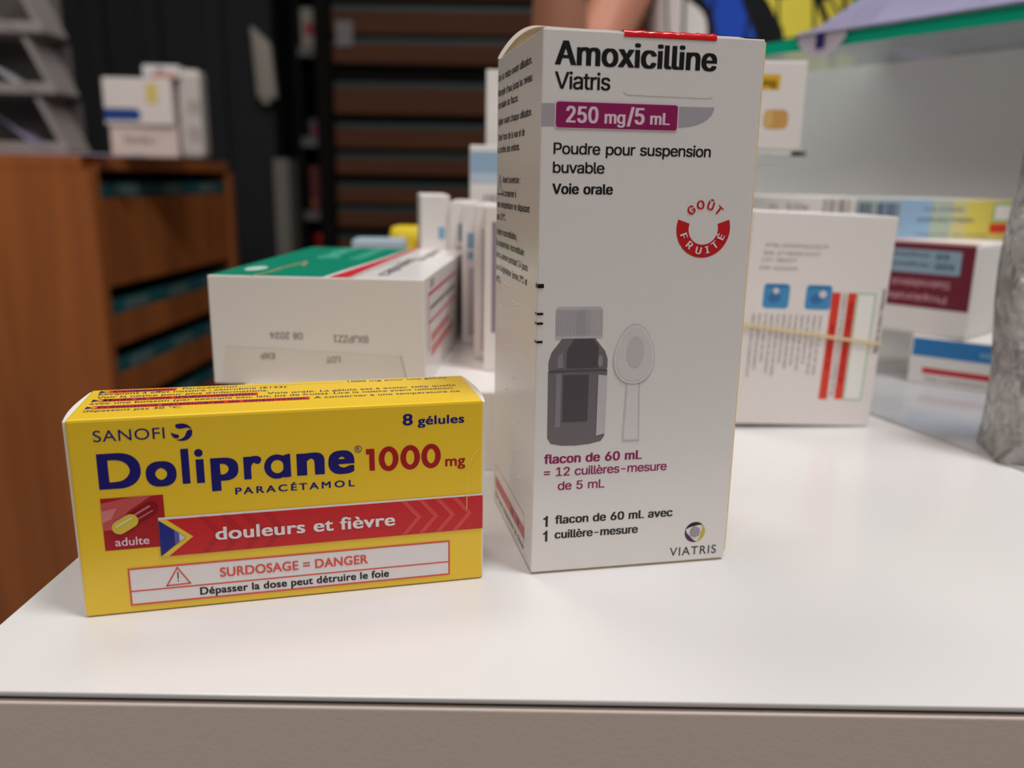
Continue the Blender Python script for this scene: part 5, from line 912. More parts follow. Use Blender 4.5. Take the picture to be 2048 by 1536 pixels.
# row of slim cartons standing on the flat carton
TH = ['slim white carton with a violet stripe, first in the row beside the tall antibiotic carton', 'slim white carton with a pink-grey spine, second in the row of slim cartons',
      'slim white carton with a blue mark on its spine amid the row of slim cartons', 'slim white carton with a grey spine print, fourth in the row behind the green-lidded carton',
      'widest slim carton, a green bar on its spine, at the far end of the row']
def slim(i, x, y, yaw, w, d, h, z=0.0305):
    c = Carton('medicine_box', TH[i], x, y, z, yaw, w, d, h, CARD2, 0.0007, 'medicine box', 'slim white cartons standing in a row')
    return c
dirv = Vector((math.cos(math.radians(102.1)), math.sin(math.radians(102.1)), 0))
A0 = Vector((-0.0060, 0.3095, 0))
for i, (s_, th) in enumerate(((0.0275, 0.0052), (0.0515, 0.0049), (0.0866, 0.0073), (0.129, 0.0086))):
    q = A0 + dirv * s_
    c = slim(i, q.x, q.y, math.radians((1.5, -1.0, 2.0, 0.5)[i]), th, 0.050, 0.0660 - 0.0004 * i)
    W_ = th * 1000
    f = c.front
    if i == 0: f.put('spine_print', [(rect(W_ - 2.2, 16, W_ - .4, 60), ink('violet_grey', (150, 132, 150)))])
    if i == 1: f.put('spine_print', [(rect(W_ - 1.8, 4, W_ - .5, 56), ink('rose_grey', (196, 182, 186)))])
    if i == 2: f.put('spine_print', [(rect(2.4, 45, 5.6, 52), ink('sky', (134, 176, 200))), (rect(2.6, 40, 5.2, 43.5), ink('sky', (134, 176, 200))), (rect(3, 4, 6, 36), ink('rose_grey', (196, 182, 186)))])
    if i == 3: f.put('spine_print', [(rect(4.6, 45, 7.4, 54), ink('steel', (120, 140, 156))), (rect(3.8, 10, 7.4, 43), ink('print_grey', (184, 178, 178)))])
    c.left.put('side_lettering', [(rect(6, 8, 40, 54), ink('rose_grey', (196, 182, 186)))])
    c.top.put('open_end', [(rect(.4, 1, W_ - .4, 6), mat('brown_liner', (140, 112, 84), 0.8))])
q = Vector((-0.0478, 0.4360, 0))
c = Carton('medicine_box', TH[4], q.x, q.y, 0.0305, math.radians(8), 0.0150, 0.05, 0.0680, CARD2, 0.0009, 'medicine box', 'slim white cartons standing in a row')
c.front.put('spine_print', [(rect(9, 46, 12.5, 52), ink('sky', (134, 176, 200))), (rect(14.5, 8, 17.2, 40), ink('moss', (140, 164, 132))), (rect(10.5, 8, 14.3, 36), ink('print_grey', (184, 178, 178)))])

# cartons standing behind the slim ones
c = Carton('medicine_box', 'upright white carton with a pale blue top and a barcode, behind the slim cartons', -0.0262, 0.500, 0, math.radians(2), 0.060, 0.022, 0.1255, CARD2, 0.0008, 'medicine box')
c.front.put('blue_fade', [(rect(0.5, 110, 59.5, 122), ink('pale_blue', (150, 178, 202))), (rect(0.5, 104, 59.5, 110), ink('paler_blue', (188, 202, 214)))])
c.front.put('barcode', [(b_, ink('bar_grey', (110, 104, 104))) for b_ in bars(8, 40, 88, 98, 22, 3)])
c = Carton('medicine_box', 'tallest plain white carton, standing behind the carton with the pale blue top', -0.0185, 0.540, 0, math.radians(1), 0.07, 0.03, 0.1710, CARD2, 0.0008, 'medicine box')
c = Carton('medicine_box', 'small yellow carton with an orange spot standing behind the slim cartons', -0.0880, 0.600, 0, math.radians(5), 0.036, 0.03, 0.073, mat('bright_yellow_card', (238, 208, 36), 0.45), 0.006, 'medicine box')
c.front.put('orange_spot', [(poly(ell_pts(21, 61, 3.6, 2.4, 20)), ink('orange', (226, 120, 40)))])
c = Carton('medicine_box', 'pale blue-grey carton lying beyond the green and red lid', -0.1050, 0.55, 0, math.radians(4), 0.034, 0.03, 0.0672, mat('blue_grey_card', (170, 186, 198), 0.5), 0.002, 'medicine box')
c.front.put('printed_strip', [(rect(4, 50, 28, 58), ink('steel', (120, 140, 156)))])

# ------------------------------------------------------------------ banded cartons on the other side
def banded():
    c = Carton('medicine_box', 'white carton with red bars and two blue squares, held by a rubber band', 0.0982, 0.3632, 0.0003, math.radians(5.1), 0.0640, 0.030, 0.0934, CARD2, 0.0006, 'medicine box', tilt=math.radians(1.7))
    c.root.location.z += 0.0640 * math.sin(math.radians(1.7))
    f = c.front
    GI = ink('batch_grey', (168, 161, 160))
    f.put('batch_lettering', [(text('GTIN: 03400930123475', 'R', 6.5, 34.4, 78.7, 1.5), GI), (text('S/N: 277800076297', 'R', 6.1, 31.2, 75.4, 1.5), GI), (text('LOT: 380237', 'R', 5.7, 21.0, 72.5, 1.5), GI), (text('EXP: 02/2025', 'R', 5.0, 21.6, 69.0, 1.5), GI)])
    B = ink('square_blue', (72, 146, 196))
    BD = ink('square_dark_blue', (58, 116, 172))
    for i, x in enumerate((8.0, 27.0)):
        b = f.put('blue_square', [(rrect(x, 52.4, x + 11.7, 63.1, 1.6), B), (rrect(x + 1, 61.6, x + 10.7, 62.5, .4), BD, 1), (poly(ell_pts(x + 5, 57, 3, 2.2, 16)), BD, 1)], 1)
        f.put('square_drawing', [(poly(ell_pts(x + (5.5 if i == 0 else 7.6), 60.0 if i == 0 else 59.2, 1.3 if i == 0 else 1.7, 1.3 if i == 0 else 1.6, 16)), ink('drawing_pale', (226, 208, 210)))], 3, b)
    f.put('red_bar', [(rect(38.8, 12.2, 42.8, 60.2), ink('bar_red', (222, 62, 44)))])
    f.put('red_bar', [(rect(46.1, 12.4, 50.0, 60.2), ink('bar_red', (222, 62, 44)))])
    f.put('green_frame', [(frame(50.3, 12.1, 58.8, 60.2, 0.5), ink('frame_green', (116, 186, 124))), (rect(50.8, 12.6, 58.3, 59.7), ink('frame_white', (240, 238, 232)))])
    # small wording running up the carton
    its = []
    for u, a, b, cap, m, s in [(63.0, 34, 62.5, 1.9, GREYINK, 'Respecter les doses / Uniquement'), (45.2, 14, 60, 1.6, GI, 'Ne pas dépasser la dose prescrite par le médecin'), (41.6, 26, 46, 1.9, DRED, 'sur ordonnance'), (48.9, 20, 56, 1.9, DRED, 'NE PAS CONDUIRE SANS AVIS')]:
        vs, fs = text(s, 'R', a, b, 0, cap)
        its.append(((([(u - p[1], p[0]) for p in vs]), fs), m, 2))
    rnd = random.Random(4)
    words = 'comprimé par jour à avaler avec un verre eau pendant le repas tenir hors de la portée des enfants'.split()
    for k in range(12):
        u = 5.2 + k * 2.75
        s = ' '.join(rnd.choice(words) for _ in range(6))
        vs, fs = text(s, 'R', 21 + rnd.random() * 8, 50, 0, 1.35)
        its.append(((([(u - p[1], p[0]) for p in vs]), fs), GI, 2))
    f.put('leaflet_lettering', its)
    t = c.top
    t.put('lid_edge', [(rect(54, 0.6, 63.4, 10), mat('bright_card_edge', (244, 238, 232), 0.45)), (stroke([(54, 0.4), (54, 10)], 0.3), GREYINK, 1)])
    return c
bc = banded()
# the rubber band goes round the carton
def band():
    r = bpy.data.objects.new('rubber_band', None)
    a, b = 0.0007, 0.0006
    z0, z1 = 0.0450, 0.0380
    w, d = 0.0640, 0.030
    def zz(x): return z0 + (z1 - z0) * x / w
    bm = bmesh.new()
    pts = []
    for k in range(9): pts.append((w * k / 8, -0.0005, zz(w * k / 8)))
    for k in range(1, 6): pts.append((w + 0.0005, d * k / 6, zz(w) + 0.001 * k / 6))
    for k in range(9): pts.append((w * (1 - k / 8), d + 0.0005, zz(w * (1 - k / 8)) + 0.001))
    for k in range(1, 6): pts.append((-0.0005, d * (1 - k / 6), zz(0) + 0.001 * (1 - k / 6)))
    n = len(pts)
    rings = []
    ctr = Vector((w / 2, d / 2, 0))
    for i, p in enumerate(pts):
        p = Vector(p)
        nx = Vector((0, 0, 0))
        if p.y < 0: nx = Vector((0, -1, 0))
        elif p.y > d: nx = Vector((0, 1, 0))
        elif p.x > w: nx = Vector((1, 0, 0))
        else: nx = Vector((-1, 0, 0))
        rings.append([bm.verts.new(p + nx * o_ + Vector((0, 0, h_))) for o_, h_ in ((-.0003, -a), (.0004, -a), (.0004, a), (-.0003, a))])
    for i in range(n):
        A, B = rings[i], rings[(i + 1) % n]
        for k in range(4):
            bm.faces.new((A[k], A[(k + 1) % 4], B[(k + 1) % 4], B[k]))
    o = bm_obj('rubber_band', bm, mat('beige_rubber', (226, 206, 166), 0.5, 0.3))
    o.location, o.rotation_euler = bc.root.location, bc.root.rotation_euler
    tag(o, 'thin beige rubber band stretched round the white carton with red bars', 'rubber band')
band()

# ------------------------------------------------------------------ pad, stacked cartons, upstand and glass shelf
def prism(name, pts, z0, z1, m, parent=None):
    n = len(pts)
    vs = [(x, y, z0) for x, y in pts] + [(x, y, z1) for x, y in pts]
    fs = [tuple(range(n))[::-1], tuple(range(n, 2 * n))] + [(i, (i + 1) % n, n + (i + 1) % n, n + i) for i in range(n)]
    return mesh_obj(name, vs, fs, m, parent)
PADM = mat('grey_gloss_pad', (176, 176, 178), 0.12, 0.5, vary=0.12, vscale=40)
o = prism('counter_pad', [(0.1645, 0.410), (0.2010, 0.3005), (0.2147, 0.2595), (0.42, 0.275), (0.40, 0.41), (0.33, 0.49), (0.19, 0.49)], ZC, ZC + 0.0012, PADM)
tag(o, 'glossy grey pad let into the counter under the stacked cartons and the plastic bag', 'counter pad')
PZ = 0.0012
c = Carton('medicine_box', 'flat white and blue carton with a red line on the grey pad', 0.2185, 0.4560, PZ, math.radians(-38), 0.080, 0.050, 0.0262, CARD2, 0.0008, 'medicine box')
c.front.put('blue_band', [(rect(1, 15.5, 79, 25.4), ink('band_blue', (40, 122, 184))), (text('comprimés', 'R', 34, 62, 18.5, 3.0), ink('band_pale', (150, 196, 226)), 1)])
c.front.put('red_line', [(rect(7, 6.2, 70, 9.4), ink('line_red', (200, 40, 52)))])
c.front.put('small_lettering', [(text('liste I uniquement sur ordonnance', 'R', 9, 66, 2.6, 1.6), GREYINK)])

def maroon():
    yaw = math.radians(-46.5)
    w = 0.078
    cx, cy = 0.2385, 0.4395     # the near upright corner
    ux, uy = math.cos(yaw), math.sin(yaw)
    c = Carton('medicine_box', 'white carton with a maroon label standing upside down on the flat blue-banded carton', cx - w * ux, cy - w * uy, PZ + 0.0262, yaw, w, 0.060, 0.0500, CARD2, 0.0022, 'medicine box')
    f = c.front
    MR = ink('maroon', (112, 20, 44))
    lb = f.put('maroon_label', [(rrect(-0.2 + 1, 15.0, 77.6, 49.4, 0.8), MR), (rrect(10, 33.5, 71.0, 46.0, 1.0), ink('label_blue', (142, 170, 188)), 1)])
    PK = ink('label_rose', (206, 150, 160))
    DK = ink('label_dark', (60, 70, 84))
    f.put('label_lettering', [(text('Propionate de', 'R', 24, 66, 18.2, 3.6, flip=True), PK), (text('Salmétérol', 'R', 36, 67, 26.0, 3.6, flip=True), PK), (text('500', 'B', 58, 68, 36.0, 3.2, flip=True), DK), (text('50', 'B', 58, 65, 41.2, 3.0, flip=True), DK),
                              (text('microgrammes/dose', 'R', 26, 55, 36.6, 2.2, flip=True), DK), (text('microgrammes/dose', 'R', 26, 55, 41.8, 2.2, flip=True), DK)], 3, lb)
    c.top.put('lid_print', [(rect(1, 0.6, 77, 10), ink('lid_rose', (214, 140, 138)))])
maroon()
def longbox():
    c = Carton('medicine_box', 'long pale blue and yellow carton lying on top of the maroon-labelled carton', 0.1350, 0.492, PZ + 0.0763, math.radians(-3.0), 0.150, 0.036, 0.0225, CARD2, 0.0008, 'medicine box')
    f = c.front
    w = 150
    PB = [ink('fade%d' % i, c_) for i, c_ in enumerate([(176, 196, 190), (160, 188, 202), (150, 186, 214), (180, 194, 176), (212, 204, 140), (224, 208, 96)])]
    e = [58, 72, 84, 100, 112, 120, 149.4]
    f.put('colour_fade', [(rect(a, .6, b, 21.8), PB[i]) for i, (a, b) in enumerate(zip(e, e[1:]))])
    f.put('barcode', [(b_, ink('bar_grey', (110, 104, 104))) for b_ in bars(40, 56, 10, 21, 12, 5)] + [(b_, ink('bar_navy', (56, 62, 96)), 1) for b_ in bars(58, 83, 9, 19.5, 16, 6)])
    f.put('end_lettering', [(text('n. 10x', 'R', 10, 32, 15, 3.4), GREYINK)])
    f.put('box_lettering', [(text('voie inhalée', 'R', 95, 118, 15.5, 2.6), ink('steel', (120, 140, 156)), 1), (text('poudre pour inhalation', 'R', 93, 124, 9.8, 2.4), ink('deep_steel', (74, 100, 124)), 1), (text('respecter les doses', 'R', 93, 132, 2.0, 1.4), GREYINK, 1)])
    f.put('white_panel', [(rect(134, 10.5, 149.2, 20.2), ink('frame_white', (240, 238, 232)), 1), (frame(134, 10.5, 149.2, 20.2, 0.9), ink('frame_green', (116, 186, 124)), 2)])
    f.put('red_panel', [(rect(133, 4, 149.2, 9.2), ink('bar_red', (222, 62, 44)), 1)])
    t = c.top
    t.put('lid_fade', [(rect(52, .5, 96, 35), ink('lid_mint', (196, 214, 200))), (rect(96, .5, 118, 35), ink('lid_sky', (190, 210, 226))), (rect(118, .5, 149.4, 35), ink('lid_yellow', (232, 218, 120)))])
longbox()

ACR = clear('clear_acrylic', (255, 255, 255), 0.02, 1.12)
def riser():
    t = thing('display_riser', 'clear acrylic riser block carrying a small white carton with a gold tag', 'display riser', (0.086, 0.452, ZC))
    box('riser_plate', (0, 0.0640, 0, 0.03, 0.1205, 0.1232), ACR, t, 0.0006)
    box('riser_leg', (0.0005, 0.0030, 0, 0.03, 0, 0.1205), ACR, t, 0.0004)
    box('riser_leg', (0.0340, 0.0365, 0, 0.03, 0.0, 0.1205), ACR, t, 0.0004)
riser()
def tagbox():
    c = Carton('medicine_box', 'small white carton with a gold tag and a tan capsule print on the clear riser', 0.083, 0.4545, 0.1234, math.radians(-2.5), 0.0635, 0.020, 0.0435, CARD2, 0.0009, 'medicine box')
    f = c.front
    tg = f.put('gold_tag', [(rect(28, 29.5, 50.5, 37), ink('gold', (226, 178, 40)))])
    f.put('tag_lettering', [(text('80 mg', 'B', 34, 48.5, 31.3, 3.6), ink('tag_brown', (92, 66, 22)))], 2, tg)
    f.put('capsule_print', [(rrect(43.5, 10.5, 56, 20, 3.0), ink('tan', (208, 160, 92))), (rrect(44.2, 11.0, 48, 19.5, 2.0), ink('tan_pale', (222, 184, 116)), 1)])
    f.put('box_lettering', [(text('28 cp', 'R', 30, 41, 13.5, 3.2), GREYINK)])
tagbox()

UP = mat('white_upstand', (240, 238, 239), 0.42, 0.4)
gd = Vector((0.0925, -0.14, 0)).normalized()       # direction of the glass front edge
gn = Vector((-gd.y, gd.x, 0))                       # towards the far side
P1, P2 = Vector((0.174, 0.62, 0)), Vector((0.2665, 0.48, 0))
def upstand():
    a = P1 - gd * 0.21 + gn * 0.095
    b = P2 + gd * 0.30 + gn * 0.095
    pts = [a, b, b + gn * 0.012, a + gn * 0.012]
    o = prism('counter_upstand', [(p.x, p.y) for p in pts], ZC, ZC + 0.1925, UP)
    tag(o, 'white upright panel behind the stacked cartons carrying the glass shelf', 'panel')
upstand()
GLS = clear('green_glass', (228, 244, 238), 0.02, 1.5)
GLE = mat('green_glass_edge', (0, 178, 140), 0.2, 0.5)
def glass():
    a = P1 - gd * 0.19
    b = P2 + gd * 0.22
    pts = [a, b, b + gn * 0.17, a + gn * 0.17]
    t = thing('glass_shelf', 'green-edged glass shelf above the white upright panel', 'glass shelf', (0, 0, 0))
    q = [a + gn * 0.0012, b + gn * 0.0012, b + gn * 0.17, a + gn * 0.17]
    prism('glass_pane', [(p.x, p.y) for p in q], ZC + 0.1926, ZC + 0.2006, GLS, t)
    e = [a, b, b + gn * 0.0011, a + gn * 0.0011]
    prism('polished_edge', [(p.x, p.y) for p in e], ZC + 0.1926, ZC + 0.2006, GLE, t)
glass()

# papers lying on the glass
LIL = mat('lilac_paper', (196, 190, 220), 0.7, 0.2)
LIL2 = mat('white_paper', (222, 219, 224), 0.7, 0.2)
def sheet(name, o, u, v, lu, lv, fn, m, label, cat='paper', group=None, nu=16, nv=12, z=0.0):
    bm = bmesh.new()
    g = []
    for j in range(nv + 1):
        row = []
        for i in range(nu + 1):
            a, b = i / nu, j / nv
            p = Vector(o) + u * (a * lu) + v * (b * lv)
            row.append(bm.verts.new((p.x, p.y, ZC + z + fn(a, b))))
        g.append(row)
    for j in range(nv):
        for i in range(nu):
            bm.faces.new((g[j][i], g[j][i + 1], g[j + 1][i + 1], g[j + 1][i]))
    bmesh.ops.solidify(bm, geom=bm.faces[:], thickness=0.0003)
    ob = bm_obj(name, bm, m, None, True)
    return tag(ob, label, cat, group)
sheet('paper_sheet', P1 + gd * 0.022 - gn * 0.004, gd, gn, 0.22, 0.13, lambda a, b: 0.2016 + 0.062 * (1 - math.exp(-5 * a)) * math.sin(PI * min(1, b * 1.15)) ** 0.8 + 0.003 * abs(math.sin(a * 9)) * b, LIL, 'curled lilac sheet lying on the edge of the glass shelf')
sheet('paper_sheet', P1 + gd * 0.07 - gn * 0.002, gd, gn, 0.21, 0.17, lambda a, b: 0.2009 + 0.0006 * abs(math.sin(a * 5)) * (1 - b * .6), LIL2, 'flat white sheet lying under the curled lilac sheet on the glass shelf')
# a folded leaflet corner hanging over the glass edge
def leaflet():
    t = thing('folded_leaflet', 'folded pale leaflet with a dark violet square hanging over the green glass edge', 'leaflet', (0, 0, 0))
    o = P1 + gd * 0.026 - gn * 0.0022
    vs, fs = [], []
    n = 10
    for k in range(n + 1):
        a = k / n
        p = o + gd * 0.036 * a
        dep = 0.0075 + 0.010 * math.sin(PI * a) ** .8
        vs += [tuple(p + gn * 0.03 + Vector((0, 0, ZC + 0.2045))), tuple(p + Vector((0, 0, ZC + 0.2040))), tuple(p - gn * 0.001 + Vector((0, 0, ZC + 0.2040 - dep)))]
    for k in range(n):
        for i in (0, 1):
            fs.append((k * 3 + i, k * 3 + i + 1, k * 3 + 4 + i, k * 3 + 3 + i))
    mesh_obj('leaflet_sheet', vs, fs, mat('mauve_paper', (196, 186, 200), 0.7, 0.2), t)
    p = o + gd * 0.014 - gn * 0.0012
    Face(t, tuple(p + Vector((0, 0, ZC + 0.1905))), gd, Vector((0, 0, 1)), -gn).put('violet_square', [(rrect(0, 1.5, 6.8, 10.5, .8), ink('violet', (48, 34, 104)))], 4)
leaflet()

# ------------------------------------------------------------------ crumpled clear bag at the edge of the picture
def bag():
    rnd = random.Random(11)
    bm = bmesh.new()
    bmesh.ops.create_cube(bm, size=1)
    bmesh.ops.subdivide_edges(bm, edges=bm.edges[:], cuts=26, use_grid_fill=True)
    for v in bm.verts:
        x, y, z = v.co.x + .5, v.co.y + .5, v.co.z + .5
        th = 0.046 * (1 - 0.75 * z ** 1.5) * (0.55 + 0.45 * math.sin(PI * min(1, max(0, x))) ** .5)
        w = 0.10 * (1 - 0.04 * z)
        ox = (x) * w + 0.004 * z + 0.0015 * math.sin(z * 9)
        v.co = Vector((ox, 0.012 + (y - .5) * th, z * 0.150 * (0.96 + 0.04 * math.sin(x * 8))))
    me = bpy.data.meshes.new('plastic_bag')
    from mathutils import noise
    for v in bm.verts:
        k = noise.noise(v.co * 60) * 0.0028 + noise.noise(v.co * 150 + Vector((3, 1, 7))) * 0.0016
        if v.co.z > 0.002:
            v.co += Vector((k * .5, k * 1.4, k * .6))
    bmesh.ops.recalc_face_normals(bm, faces=bm.faces)
    bm.to_mesh(me); bm.free()
    for p in me.polygons: p.use_smooth = True
    m = mat('crinkled_clear_plastic', (238, 236, 234), 0.10, 0.8)
    nt = m.node_tree
    b = nt.nodes['Principled BSDF']
    b.inputs['Transmission Weight'].default_value = 0.62
    b.inputs['IOR'].default_value = 1.22
    tc = nt.nodes.new('ShaderNodeTexCoord')
    vo = nt.nodes.new('ShaderNodeTexWave')
    vo.inputs['Scale'].default_value = 16
    vo.inputs['Distortion'].default_value = 14
    vo.inputs['Detail'].default_value = 3
    vo.inputs['Detail Scale'].default_value = 2.2
    nz = nt.nodes.new('ShaderNodeTexNoise')
    nz.inputs['Scale'].default_value = 38
    nz.inputs['Detail'].default_value = 5
    ad = nt.nodes.new('ShaderNodeMath'); ad.operation = 'ADD'
    bp = nt.nodes.new('ShaderNodeBump')
    bp.inputs['Strength'].default_value = 1.0
    bp.inputs['Distance'].default_value = 0.004
    rp = nt.nodes.new('ShaderNodeValToRGB')
    rp.color_ramp.elements[0].position = 0.38; rp.color_ramp.elements[0].color = lin((172, 164, 158))
    rp.color_ramp.elements[1].position = 0.62; rp.color_ramp.elements[1].color = lin((242, 240, 238))
    nt.links.new(tc.outputs['Object'], vo.inputs['Vector']); nt.links.new(tc.outputs['Object'], nz.inputs['Vector'])
    nt.links.new(vo.outputs['Fac'], ad.inputs[0]); nt.links.new(nz.outputs['Fac'], ad.inputs[1])
    nt.links.new(ad.outputs[0], bp.inputs['Height']); nt.links.new(bp.outputs['Normal'], b.inputs['Normal'])
    nt.links.new(nz.outputs['Fac'], rp.inputs['Fac']); nt.links.new(rp.outputs[0], b.inputs['Base Color'])
    me.materials.append(m)
    o = link(bpy.data.objects.new('plastic_bag', me))
    o.location = (0.1925, 0.3215, ZC + PZ)
    o.rotation_euler = (0, math.radians(-2.5), math.radians(-14))
    tag(o, 'crinkled clear plastic bag standing on the grey pad', 'plastic bag')
bag()

# ------------------------------------------------------------------ wooden drawer cabinet beyond the counter
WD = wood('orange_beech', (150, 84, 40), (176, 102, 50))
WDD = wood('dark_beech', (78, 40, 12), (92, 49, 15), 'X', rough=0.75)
TEAL = mat('teal_drawer_pull', (28, 92, 98), 0.5)
DK = mat('drawer_shadow_gap', (22, 20, 18), 0.8, 0.1)
CT = ZC + 0.1375
def side_cabinet():
    # the near upright corner; the drawer side runs away from it
    x0, y0 = -0.782, 1.60
    yaw = math.atan2(0.70, 0.036)
    L, T = 0.70, 0.62
    t = thing('drawer_cabinet', 'orange-brown wooden cabinet with teal drawer pulls beyond the counter', 'cabinet', (x0, y0, 0), yaw)
    # local x runs away from the camera along the drawers, local y to the hidden side
    bm = bmesh.new()
    add_box(bm, 0, L, 0.02, T, CT - 0.026, CT, bev=0.003)
    add_box(bm, 0, 0.030, 0, T, 0, CT - 0.0262, bev=0.002)
    add_box(bm, L - 0.035, L, 0, T, 0, CT - 0.0262, bev=0.002)
    add_box(bm, 0.03, L - 0.035, 0, 0.02, CT - 0.026, CT - 0.0005, bev=0.001)
    bm_obj('carcass', bm, WD, t)
    box('back_panel', (0.03, L - 0.035, 0.05, T - 0.01, 0.02, CT - 0.03), DK, t)
    tops = [CT - 0.028]
    hs = [0.222, 0.118, 0.118, 0.118, 0.118, 0.118, 0.118]
    z = CT - 0.028
    for h in hs:
        if z - h < 0.03: break
        g = 0.052 if h > .2 else 0.056
        d = thing('drawer', None, None)
        d.parent = t
        d.name = 'drawer'
        box('drawer_front', (0.032, L - 0.037, 0.004, 0.024, z - h + 0.002, z - g), WD, d, 0.002)
        bm = bmesh.new()
        add_box(bm, 0.032, L - 0.037, 0.008, 0.02, z - g, z - g + 0.030, bev=0.003)
        bm_obj('drawer_pull', bm, TEAL, d)
        for q in range(3):
            box('label_holder', (0.10 + q * 0.2, 0.19 + q * 0.2, 0.006, 0.0078, z - g + 0.006, z - g + 0.026), mat('label_card', (96, 120, 118), 0.6), d)
        z -= h
side_cabinet()

def back_cabinet():
    x0, x1, y0 = -0.625, 0.75, 3.0
    t = thing('drawer_cabinet', 'tall dark brown wall cabinet of shallow drawers at the back of the shop', 'cabinet', (x0, y0, 0))
    W_ = x1 - x0
    bm = bmesh.new()
    add_box(bm, 0, W_, 0.04, 0.5, 0, 1.9)
    add_box(bm, -0.05, 0, -0.01, 0.5, 0, 1.9)
    add_box(bm, W_, W_ + 0.03, -0.01, 0.5, 0, 1.9)
    bm_obj('carcass', bm, DK, t)
    edges = [(17, 63), (80, 120), (166, 220), (247, 288), (308, 342), (369, 403), (420, 453), (478, 512), (538, 572)]
    def zz(v): return ZC + 0.670 - 0.001625 * v
    rows = [(zz(b), zz(a)) for a, b in edges]
    top = rows[0][1]
    for k in range(1, 4):
        rows.append((top + 0.12 * k - 0.085, top + 0.12 * k))
    z = rows[8][0] - 0.03
    while z > 0.15:
        rows.append((z - 0.085, z)); z -= 0.12
    for a, b in rows:
        for k in range(2):
            d = thing('drawer', None, None)
            d.parent = t
            xa, xb = 0.008 + k * W_ / 2, W_ / 2 - 0.004 + k * W_ / 2
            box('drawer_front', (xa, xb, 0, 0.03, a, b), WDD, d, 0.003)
            box('drawer_pull', (xa, xb, 0.012, 0.03, b + 0.0005, b + 0.016), mat('dim_teal', (20, 60, 62), 0.5), d)
back_cabinet()
o = box('paper_notice', (-0.60, -0.545, 2.985, 2.989, ZC + 0.525, ZC + 0.605), mat('grey_notice', (128, 126, 128), 0.7))
tag(o, 'grey paper notice stuck on the top corner of the dark drawer cabinet', 'notice')

# open black shelving between the partition and the drawers
def shelving():
    t = thing('shelving_unit', 'open black shelving with a few packs between the dark partition and the brown drawers', 'shelves', (0, 0, 0))
    BK = mat('black_shelf', (20, 19, 19), 0.7, 0.2)
    bm = bmesh.new()
    add_box(bm, -0.752, -0.742, 3.05, 3.4, 0, 2.2)
    add_box(bm, -0.80, -0.676, 3.38, 3.40, 0, 2.2)
    bm_obj('frame', bm, BK, t)
    SG = mat('grey_shelf_lip', (96, 94, 94), 0.6)
    for z in (ZC + 0.500, ZC + 0.205, ZC - 0.045, ZC - 0.3):
        s = box('shelf', (-0.742, -0.676, 3.05, 3.38, z, z + 0.012), BK, t)
        box('shelf_lip', (-0.742, -0.676, 3.04, 3.05, z, z + 0.030), SG, s)
shelving()
def shelfpack(name, dims, m, label, cat='box', deco=None):
    t = thing(name, label, cat, (dims[0], dims[2], dims[4]))
    w, d, h = dims[1] - dims[0], dims[3] - dims[2], dims[5] - dims[4]
    box('carton_body', (0, w, 0, d, 0, h), m, t, 0.003)
    if deco:
        f = Face(t, (0, 0, 0), (1, 0, 0), (0, 0, 1), (0, -1, 0))
        f.put('red_print', [(rect(*[q * 1000 for q in deco[0]]), deco[1])], 20)
    return t
shelfpack('medicine_box', (-0.739, -0.680, 3.08, 3.2, ZC + 0.5121, ZC + 0.66), mat('grey_pack', (150, 144, 136), 0.6), 'grey pack with a red patch on the upper black shelf', 'medicine box', ((0.012, 0.06, 0.05, 0.10), ink('pack_red', (150, 40, 52))))
shelfpack('medicine_box', (-0.725, -0.69, 3.08, 3.2, ZC + 0.2172, ZC + 0.30), mat('dark_pack', (70, 68, 74), 0.6), 'dark pack with a dull red dot on the middle black shelf', 'medicine box', ((0.012, 0.03, 0.03, 0.055), ink('pack_red', (150, 40, 52))))
shelfpack('medicine_box', (-0.728, -0.690, 3.08, 3.2, ZC - 0.0328, ZC + 0.14), mat('dull_red_pack', (96, 36, 34), 0.6), 'dull red upright pack on the lower black shelf', 'medicine box', ((0.006, 0.03, 0.02, 0.06), ink('pack_orange', (150, 84, 40))))
bm = bmesh.new()
lathe(bm, [(0.028, 0), (0.030, 0.004), (0.030, 0.10), (0.030, 0.125), (0.016, 0.14), (0.016, 0.16), (0.02, 0.161), (0.02, 0.185), (0.012, 0.19)], 24)
o = bm_obj('bottle', bm, mat('red_plastic', (196, 24, 30), 0.4), None, True)
o.location = (-0.709, 3.12, ZC - 0.288)
tag(o, 'red plastic bottle on the bottom black shelf', 'bottle')
# pale wall dispenser at the edge of the partition
def dispenser():
    t = thing('soap_dispenser', 'pale tapering wall dispenser mounted on the end of the dark partition', 'dispenser', (-0.818, 2.86, ZC + 0.345))
    bm = bmesh.new()
    add_box(bm, -0.030, 0.034, 0, 0.034, 0, 0.225, bev=0.012, seg=3)
    for v in bm.verts:
        k = v.co.z / 0.255
        v.co.x += 0.010 * (1 - k) - 0.004 * k
        if v.co.z > 0.2: v.co.z -= (v.co.x + 0.03) * 0.9
    bm_obj('dispenser_body', bm, mat('aged_white_plastic', (158, 153, 142), 0.5), t, True)
    box('nozzle', (-0.004, 0.02, 0.004, 0.026, -0.014, 0.002), mat('aged_white_plastic', (158, 153, 142), 0.5), t, 0.003)
dispenser()

